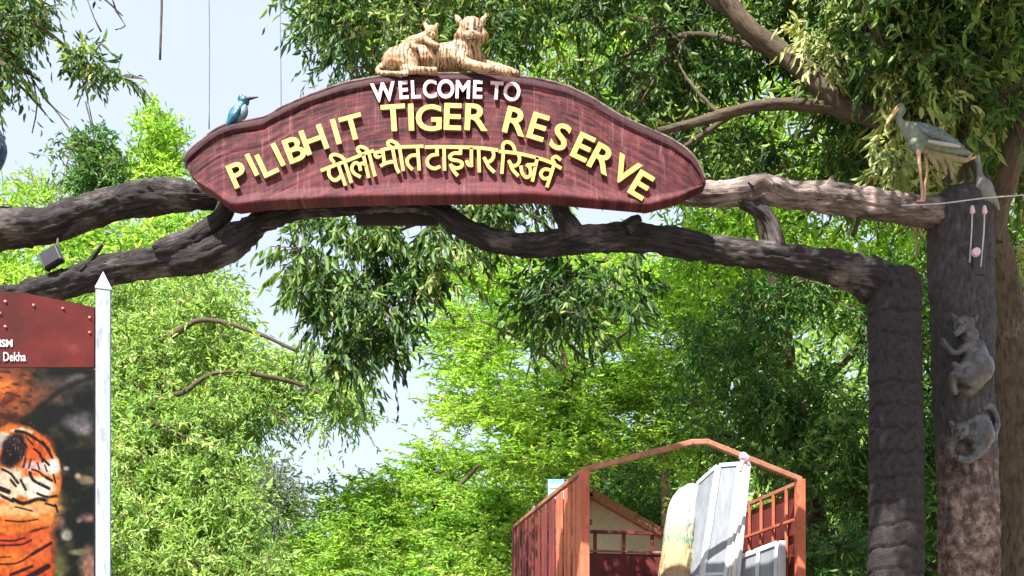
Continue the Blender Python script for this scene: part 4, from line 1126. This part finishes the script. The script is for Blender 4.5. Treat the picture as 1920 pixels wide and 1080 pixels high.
for i in range(7):
    x = ap.x + .35 + i * .3
    MB().box((x, SYY - .03, 3.65), (.03, 0, 0), (0, .025, 0), (0, 0, .45)).build('wall_batten', m_plate, shed)
MB().box((ap.x + 1.1, SYY - .03, 3.1), (1.1, 0, 0), (0, .03, 0), (0, 0, .04)).build('ledge', m_plate, shed)
bx = empty('blue_signboard', tuple(P(1043, 1300, 18)), 'small sky blue board on a thin pole behind the truck side rail', 'signboard')
bx.location.z = 0
c = P(1043, 918, 18)
MB().box(c, (.14, 0, 0), (0, .03, 0), (0, 0, .17)).build('panel', m_paint('sky_blue_paint', (.12, .38, .55), (.30, .55, .68), 4, .5, .1), bx, bevel=.01)
MB().box(c + Vector((0, -.034, .05)), (.12, 0, 0), (0, .004, 0), (0, 0, .03)).build('pale_band', m_frame, bx)
MB().cyl((c.x, c.y + .05, 0), (c.x, c.y + .05, c.z), .03, n=10).build('pole', m_plate, bx)

# ------------------------------------------------------------------ hanging cords in the sky
for (x, yb, Y, lab, r) in ((387, 242, 14, 'long thin cord hanging in the sky just left of the kingfisher', .008), (523, 560, 14, 'long thin cord hanging down in the sky behind the left part of the board', .008), (298, 112, 9, 'short dark hanging twig at the top left of the sky', .010)):
    a = P(x, -160, Y); b = P(x + (5 if x == 387 else 2), yb, Y)
    o = tube('dangling_rope', [(a.x, a.y, a.z, r * .7), ((a.x + b.x) / 2 + .02, a.y, (a.z + b.z) / 2, r), (b.x, b.y, b.z, r)], m_dwire if x != 298 else M['bark'], None, 6, .2)
    tag(o, lab, 'cord' if x != 298 else 'twig')

# ------------------------------------------------------------------ the near tree on the right
tA = empty('spreading_tree', (5.1, 11.2, 0), 'big spreading tree with dark drooping leaves rising behind the right end of the gateway', 'tree')
tube('trunk', pxpts([(1905, 1700, 60, 11), (1905, 1300, 50, 11), (1900, 1080, 42, 11), (1902, 900, 40, 11), (1893, 700, 40, 11), (1868, 520, 40, 11), (1835, 400, 40, 10.6), (1805, 320, 40, 10.3), (1812, 230, 32, 10.2), (1800, 120, 26, 10.2), (1815, 0, 22, 10.1), (1840, -150, 16, 9.9)]), M['bark'], tA, 36, .04, .04, .014, lump=.2, seed=31)
limbs = [[(1808, 300, 26, 10.2), (1740, 252, 21, 10.2), (1650, 222, 19, 10.3), (1575, 200, 20, 10.4), (1540, 160, 21, 10.4), (1480, 110, 20, 10.6), (1410, 60, 19, 10.6), (1370, 10, 17, 10.6), (1330, -60, 15, 10.6), (1260, -180, 10, 10.6)],
         [(1590, 205, 13, 10.4), (1510, 198, 12, 10.4), (1440, 196, 11, 10.3), (1380, 208, 10, 10.2), (1310, 228, 9, 10.2), (1235, 247, 7, 10.1)],
         [(1850, 450, 30, 10.2), (1872, 380, 24, 10.1), (1895, 310, 22, 9.8), (1920, 240, 21, 9.7), (1970, 150, 18, 9.2), (2050, 0, 14, 9.5)],
         [(1470, 105, 9, 10.6), (1380, 78, 6, 11.0), (1290, 65, 5, 11.3), (1180, 100, 3, 11.5), (1100, 140, 1, 11.6)],
         [(1390, 35, 10, 10.6), (1250, -40, 9, 10.9), (1050, -60, 7, 11.4), (850, -40, 4, 12.0), (700, 30, 2, 12.2)],
         [(1290, 65, 4, 11.3), (1240, 130, 3, 11.3), (1190, 210, 1, 11.3)], [(1350, 215, 5, 10.3), (1290, 150, 3, 10.8), (1260, 90, 1, 11.3)],
         [(1400, 200, 6, 10.6), (1180, 330, 5, 11.2), (960, 380, 4, 11.7), (780, 420, 3, 11.9), (690, 480, 2.5, 11.9), (680, 600, 1.5, 11.8)],
         [(960, 380, 4, 11.7), (1050, 450, 3, 12), (1080, 560, 1.5, 12)],
         [(1700, 240, 10, 10.3), (1640, 330, 7, 10.8), (1600, 440, 5, 12)], [(1812, 200, 12, 10.2), (1720, 120, 9, 10.1), (1640, 60, 7, 9.9), (1600, -30, 5, 9.8)],
         [(1815, 150, 12, 10.2), (1870, 80, 9, 9.9), (1900, -20, 7, 9.8)],
         [(1840, -150, 14, 9.8), (1700, -400, 12, 9.6), (1500, -560, 8, 8.6)], [(1840, -150, 12, 9.8), (1950, -400, 10, 9.5), (2100, -600, 8, 8.4)]]
for i, l in enumerate(limbs):
    tube('limb', pxpts(l), M['bark'], tA, 20 if l[0][2] > 10 else 8, .05, .02, .006, lump=.15, seed=40 + i)
C1 = np.vstack([
    fill([(560, -150), (565, 40), (600, 95), (650, 110), (660, 150), (720, 140), (1000, 150), (1150, 215), (1240, 255), (1320, 290), (1360, 330), (1700, 360), (1960, 340), (1960, -200)], 560, 10.9, 13.4, 3, .50, 75),
    fill([(1150, -150), (1250, 250), (1400, 260), (1760, 240), (1960, 200), (1960, -150)], 210, 11.0, 13.5, 4, .50, 70),
    fill([(1560, -80), (1640, 180), (1760, 240), (1900, 200), (1960, -80)], 170, 9.6, 10.6, 5, .45),
    ])
crown('crown', C1, M['leaf_near'], tA, 8, 9, .34, .115, .034, .65, 1, .5, 51)
C2 = np.vstack([
    fill([(550, 400), (540, 520), (600, 600), (620, 680), (690, 705), (760, 640), (800, 560), (870, 480), (860, 410), (700, 395)], 84, 10.9, 12.3, 6, .38, 60),
    fill([(850, 380), (850, 440), (960, 500), (1040, 480), (1180, 500), (1200, 560), (1120, 640), (1040, 640), (960, 600), (980, 520), (880, 470)], 36, 11.3, 12.5, 7, .36, 60),
    fill([(860, 370), (1040, 370), (1040, 430), (900, 420)], 14, 11.3, 12, 8)])
crown('crown', C2, M['leaf_near'], tA, 8, 9, .30, .13, .038, .9, 1, .35, 52)
# unseen crown above the frame; clumps towards the camera added to shade both columns
C3 = np.vstack([ell((2.35, 5.9, 8.6), (1.05, 1.15, .6), 130, 14), ell((3.9, 7.3, 9.0), (1.6, 1.8, .9), 190, 9), ell((5.4, 9.0, 9.6), (2.4, 2.6, 1.2), 260, 10), ell((1.6, 12.8, 9.8), (3.2, 1.5, .9), 110, 11), ell((5.8, 12.2, 8.6), (2.2, 2.2, 1.6), 200, 12)])
crown('crown', C3, M['leaf_near'], tA, 7, 9, .42, .15, .05, .65, 1, .5, 53)

# ------------------------------------------------------------------ other trees
TREEG = 'trees in the forest beyond the gateway'
def tree(name, label, trunk, limbs_, crowns, bark='bark', group=TREEG):
    b = trunk[0]; base = P(b[0], 1300, b[3])
    r = empty(name, (base.x, base.y, 0), label, 'tree', group)
    pts = pxpts(trunk)
    pts.insert(0, (pts[0][0], pts[0][1], -.05, pts[0][3] * 1.25))
    tube('trunk', pts, M[bark], r, 14, .15, .03, .01, lump=.15, seed=len(label))
    for i, l in enumerate(limbs_): tube('limb', pxpts(l), M[bark], r, 8, .15, .02, lump=.15, seed=len(label) + i)
    for c in crowns: crown('crown', parent=r, **c)
    return r

tree('olive_tree', 'tall loose olive green tree filling the view just right of the white post',
     [(300, 1200, 30, 24), (290, 950, 22, 24), (265, 800, 18, 24), (290, 700, 11, 25), (320, 630, 8, 25.6), (340, 540, 4, 26)],
     [[(262, 790, 9, 24.4), (300, 750, 7, 23.9), (345, 735, 5, 23.6), (395, 702, 4, 23.8), (470, 696, 2, 24)], [(285, 795, 6, 23), (330, 812, 4.5, 22.8), (385, 835, 3, 22.7)], [(262, 800, 7, 24.8), (288, 725, 5.5, 24.6), (302, 670, 4.5, 24.9), (330, 620, 3, 25.3), (338, 560, 1.5, 25.6)], [(384, 815, 3, 22.6), (380, 880, 3, 22.6), (352, 932, 2, 22.6)], [(380, 875, 2.5, 22.6), (398, 930, 2, 22.6)], [(320, 630, 8, 24), (380, 600, 5, 24), (470, 620, 4, 24), (560, 660, 3, 24)], [(470, 700, 5, 23.5), (560, 720, 4, 23.8), (640, 760, 3, 24)]],
     [dict(centres=fill([(190, 520), (330, 500), (400, 530), (440, 600), (500, 660), (600, 690), (690, 735), (680, 775), (610, 790), (540, 775), (450, 810), (450, 930), (500, 1000), (510, 1110), (190, 1110)], 560, 23, 26, 21, .40, 70, lean=5), mat=M['leaf_olive'], n_twig=11, n_leaf=14, cr=.62, L=.155, W=.046, droop=.4, seed=61)])
tree('yellow_green_tree', 'yellow green tree crown showing between the two left limbs of the gateway',
     [(120, 1200, 24, 31), (130, 800, 18, 31), (150, 520, 10, 31)], [[(140, 600, 8, 31), (260, 500, 5, 31), (340, 450, 3, 31)]],
     [dict(centres=fill([(-60, 390), (60, 380), (180, 420), (300, 415), (420, 385), (400, 440), (380, 560), (-60, 600)], 220, 29, 33, 22, .36, 70, lean=2), mat=M['leaf_lime'], n_twig=10, n_leaf=9, cr=.7, L=.22, W=.07, droop=.3, seed=62),
      dict(centres=fill([(190, 500), (400, 500), (430, 640), (400, 760), (420, 900), (480, 1100), (190, 1100)], 260, 30, 34, 23, .33), mat=M['leaf_olive'], n_twig=9, n_leaf=9, cr=.8, L=.24, W=.075, droop=.3, seed=63)])
tree('cone_shaped_tree', 'bright green conical tree top standing against the sky left of the board',
     [(292, 1200, 16, 33), (292, 600, 11, 33), (292, 260, 5, 33)], [],
     [dict(centres=fill([(288, 195), (262, 235), (245, 300), (238, 345), (340, 350), (338, 300), (325, 230)], 60, 32, 34, 24), mat=M['leaf_bright'], n_twig=10, n_leaf=9, cr=.42, L=.18, W=.06, droop=.2, seed=64)])
tree('leaning_bushy_tree', 'dark green bushy tree top left of the conical tree above the upper limb',
     [(175, 1200, 14, 33), (175, 600, 10, 33), (172, 300, 4, 33)], [[(172, 330, 4, 33), (176, 260, 2, 33), (160, 190, 1.2, 33)], [(172, 330, 4, 33), (150, 270, 2, 33), (75, 170, 1.2, 33)]],
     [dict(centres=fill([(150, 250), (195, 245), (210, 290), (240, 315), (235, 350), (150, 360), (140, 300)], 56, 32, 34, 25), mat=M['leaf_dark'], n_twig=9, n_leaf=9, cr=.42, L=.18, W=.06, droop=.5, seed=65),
      dict(centres=fill([(30, 330), (120, 340), (150, 400), (20, 390)], 20, 32, 34, 26), mat=M['leaf_olive'], n_twig=8, n_leaf=7, cr=.45, L=.17, W=.05, droop=.3, seed=66)])
tree('distant_grey_tree', 'far off hazy grey green tree at the left foot of the sky gap',
     [(515, 1250, 14, 60), (515, 950, 8, 60)], [],
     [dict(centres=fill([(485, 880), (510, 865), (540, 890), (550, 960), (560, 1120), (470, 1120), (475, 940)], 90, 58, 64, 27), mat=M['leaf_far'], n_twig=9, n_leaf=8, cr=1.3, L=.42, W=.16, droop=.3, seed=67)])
tree('lime_green_tree', 'bright lime green tree low in the centre, left of the truck',
     [(740, 1250, 20, 27), (745, 1000, 12, 27), (760, 900, 7, 27)], [[(745, 1000, 7, 27), (850, 920, 5, 27), (900, 870, 3, 27)]],
     [dict(centres=fill([(585, 1000), (595, 935), (640, 915), (700, 895), (760, 860), (830, 835), (900, 860), (980, 860), (1010, 960), (1000, 1120), (540, 1120)], 360, 24.5, 27.5, 28, .34, 70, lean=6), mat=M['leaf_lime'], n_twig=9, n_leaf=14, cr=.7, L=.155, W=.05, droop=.15, flat=.45, seed=68)])
tree('feathery_layered_tree', 'fresh green feathery tree with layered sprays in the middle below the lower limb',
     [(1058, 1250, 12, 21), (1058, 900, 9, 21), (1056, 760, 7, 21), (1062, 690, 5, 21), (1040, 620, 4, 21)],
     [[(1057, 780, 5, 21), (1120, 830, 4, 20.8), (1200, 850, 3, 20.6)], [(1058, 700, 5, 21), (1000, 650, 3, 21), (900, 600, 2, 21)], [(1060, 720, 5, 21), (1150, 640, 4, 21), (1210, 600, 2, 21)], [(1058, 860, 5, 21), (960, 800, 3, 21), (860, 760, 2, 21)]],
     [dict(centres=fill([(790, 500), (900, 470), (1100, 470), (1330, 490), (1400, 560), (1340, 760), (1340, 900), (1240, 830), (1100, 860), (1000, 900), (900, 830), (830, 790), (850, 740), (830, 680), (830, 620)], 460, 20.5, 23.5, 29, .42, 65, lean=4), mat=M['leaf_bright'], n_twig=8, n_leaf=15, cr=.62, L=.13, W=.038, droop=.1, flat=.35, seed=69),
      dict(centres=fill([(820, 470), (1350, 470), (1350, 640), (860, 640)], 150, 25, 28, 30, .36, lean=1), mat=M['leaf_lime'], n_twig=8, n_leaf=10, cr=.7, L=.19, W=.06, droop=.1, flat=.4, seed=70)])
tree('slim_forked_tree', 'slim pale trunked forked tree seen through the truck cage',
     [(1248, 1250, 10, 21.5), (1248, 950, 8, 21.5), (1246, 850, 7, 21.5), (1240, 740, 5, 21.6)], [[(1244, 780, 4, 21.6), (1222, 700, 3, 21.8), (1190, 660, 2, 22)], [(1244, 760, 4, 21.6), (1262, 700, 3, 21.8), (1290, 640, 1.5, 22)]],
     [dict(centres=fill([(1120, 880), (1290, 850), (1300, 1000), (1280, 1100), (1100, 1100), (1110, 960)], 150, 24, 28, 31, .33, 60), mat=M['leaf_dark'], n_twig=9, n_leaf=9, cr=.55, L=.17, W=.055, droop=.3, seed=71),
      dict(centres=fill([(1000, 860), (1300, 820), (1330, 1100), (960, 1100)], 200, 28, 31, 32, .2, 60), mat=M['leaf_bright'], n_twig=9, n_leaf=9, cr=.8, L=.22, W=.07, droop=.2, seed=72)], 'bark_pale')
tree('dense_dark_tree', 'dense dark green tree filling the space left of the banded column',
     [(1540, 1250, 30, 17.5), (1520, 900, 22, 17.8), (1480, 700, 14, 18), (1440, 560, 7, 18.3)], [[(1500, 780, 9, 17.9), (1400, 700, 5, 17.6), (1330, 640, 2, 17.4)], [(1500, 760, 9, 17.9), (1600, 660, 5, 18), (1660, 560, 2, 18.2)]],
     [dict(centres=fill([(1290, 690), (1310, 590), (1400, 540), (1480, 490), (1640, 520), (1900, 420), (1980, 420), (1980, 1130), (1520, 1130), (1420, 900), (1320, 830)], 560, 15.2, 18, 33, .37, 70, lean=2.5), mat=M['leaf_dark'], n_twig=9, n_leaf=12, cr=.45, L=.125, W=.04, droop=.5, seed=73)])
tree('sunlit_shrubby_tree', 'sunlit green tree peeping between the right trunks and behind the upper limb',
     [(1700, 1250, 18, 20), (1690, 800, 14, 20), (1680, 500, 8, 20)], [],
     [dict(centres=fill([(1240, 240), (1400, 250), (1600, 280), (1980, 300), (1980, 620), (1600, 560), (1300, 520), (1250, 400)], 280, 19, 22, 34, .38, 70, lean=2), mat=M['leaf_bright'], n_twig=9, n_leaf=9, cr=.6, L=.18, W=.055, droop=.35, seed=74),
      dict(centres=fill([(1500, 950), (1980, 700), (1980, 1130), (1480, 1130)], 170, 19.5, 23, 35, .34, 70), mat=M['leaf_olive'], n_twig=9, n_leaf=9, cr=.6, L=.18, W=.055, droop=.35, seed=75)])
tree('tall_lime_tree', 'tall yellow green tree whose sunlit crown fills the gaps behind the spreading tree',
     [(1500, 1250, 20, 18.5), (1480, 700, 16, 18.5), (1400, 300, 11, 18), (1330, 60, 6, 17)], [[(1400, 300, 8, 18), (1460, 180, 5, 17), (1500, 60, 3, 17)], [(1400, 340, 8, 18), (1250, 300, 6, 17.5), (1080, 200, 4, 17), (960, 60, 3, 17)]],
     [dict(centres=fill([(760, -120), (780, 80), (960, 140), (1130, 200), (1300, 300), (1960, 320), (1960, -200)], 340, 15.2, 18, 44, .42, 70, lean=1.5), mat=M['leaf_lime'], n_twig=9, n_leaf=9, cr=.5, L=.16, W=.05, droop=.45, seed=81)])
M['leaf_pale'] = m_leaf('leaves_yellow_highlight', [(0, (.10, .17, .04)), (.5, (.32, .38, .14)), (1, (.55, .52, .26))], .35, 1.4, .5, .4)  # yellow-white highlights on the near leaves painted as a paler leaf colour
crown('crown', np.vstack([fill([(1640, 110), (1700, 60), (1800, 120), (1850, 60), (1870, 200), (1810, 260), (1760, 200), (1700, 200)], 40, 9.7, 10.3, 90), fill([(1700, 345), (1790, 350), (1790, 372), (1700, 372)], 5, 9.5, 9.7, 91), fill([(1480, 40), (1560, 60), (1640, 120), (1560, 130)], 14, 10.2, 10.8, 92), fill([(1640, 260), (1700, 280), (1690, 330), (1650, 310)], 8, 9.5, 9.9, 93), fill([(1860, 400), (1920, 420), (1920, 620), (1870, 560)], 14, 11.8, 12.6, 94)]), M['leaf_pale'], tA, 5, 8, .24, .12, .036, .8, 1, .4, 95)
# overhanging spray at the top left, from a tree standing left of the picture
tree('overhanging_tree', 'dark leafed tree reaching in at the top left corner from outside the picture',
     [(-500, 1250, 50, 10), (-490, 700, 40, 10), (-420, 200, 30, 10), (-380, -100, 24, 10)],
     [[(-400, -20, 16, 10), (-150, -60, 9, 9.8), (0, 10, 5, 9.6), (90, 60, 2.5, 9.5), (150, 110, 1.5, 9.5)], [(-150, -60, 6, 9.8), (60, -60, 4, 9.6), (170, -20, 2, 9.6), (230, 30, 1, 9.6)],
      [(200, -40, 1.2, 9.6), (218, 20, 1, 9.6), (235, 48, .8, 9.6), (216, 56, .6, 9.6)], [(150, -40, 1.2, 9.6), (175, 30, 1, 9.6), (190, 60, .6, 9.6)],
      [(55, 130, 1.5, 9.5), (70, 190, 1, 9.5), (60, 250, .7, 9.5)], [(62, 150, 1.2, 9.5), (88, 190, .9, 9.5), (130, 225, .6, 9.5)], [(155, 150, 1, 9.5), (165, 190, .8, 9.5), (176, 240, .6, 9.5)], [(158, 165, 1, 9.5), (145, 200, .6, 9.5)]],
     [dict(centres=fill([(-200, -120), (-200, 120), (-20, 165), (25, 160), (60, 95), (85, 75), (125, 50), (110, 0), (150, -60), (100, -120)], 190, 9.2, 10.4, 36, .44, 45), mat=M['leaf_near'], n_twig=6, n_leaf=7, cr=.22, L=.085, W=.028, droop=.8, seed=76),
      dict(centres=fill([(120, 90), (170, 90), (235, 130), (225, 150), (150, 140)], 20, 9.3, 9.6, 37), mat=M['leaf_near'], n_twig=4, n_leaf=6, cr=.18, L=.085, W=.028, droop=.8, seed=77),
      dict(centres=fill([(66, 265), (140, 270), (135, 310), (80, 300)], 6, 9.3, 9.6, 38), mat=M['leaf_near'], n_twig=4, n_leaf=5, cr=.13, L=.06, W=.022, droop=.6, seed=78),
      dict(centres=ell((-7.6, 10, 9.6), (2.4, 2, 1.2), 120, 39), mat=M['leaf_near'], n_twig=7, n_leaf=8, cr=.4, L=.14, W=.045, droop=.7, seed=79)], group=None)
# far wood that closes the view low down
fw = crown('far_wood', np.vstack([fill([(-200, 560), (150, 540), (360, 620), (400, 820), (450, 960), (540, 1060), (640, 1010), (760, 960), (900, 900), (1200, 800), (1300, 500), (2200, 400), (2200, 1290), (-200, 1290)], 900, 42, 48, 40, lean=14)]), M['leaf_olive'], None, 9, 8, 1.6, .5, .2, .2, 1, .6, 80, kind='stuff')
tag(fw, 'far wood closing the view low behind the other trees', 'wood')
# pale slim trunk standing by itself at the bottom
o = tube('pale_bare_trunk', pxpts([(462, 1400, 9, 22), (463, 1100, 7, 22), (462, 1010, 5, 22)]), M['bark_pale'], None, 12, .1, .02, lump=.15)
tag(o, 'pale bare tree stump trunk rising at the bottom among the left foliage', 'tree trunk')
print('leaves', LEAFCOUNT[0])
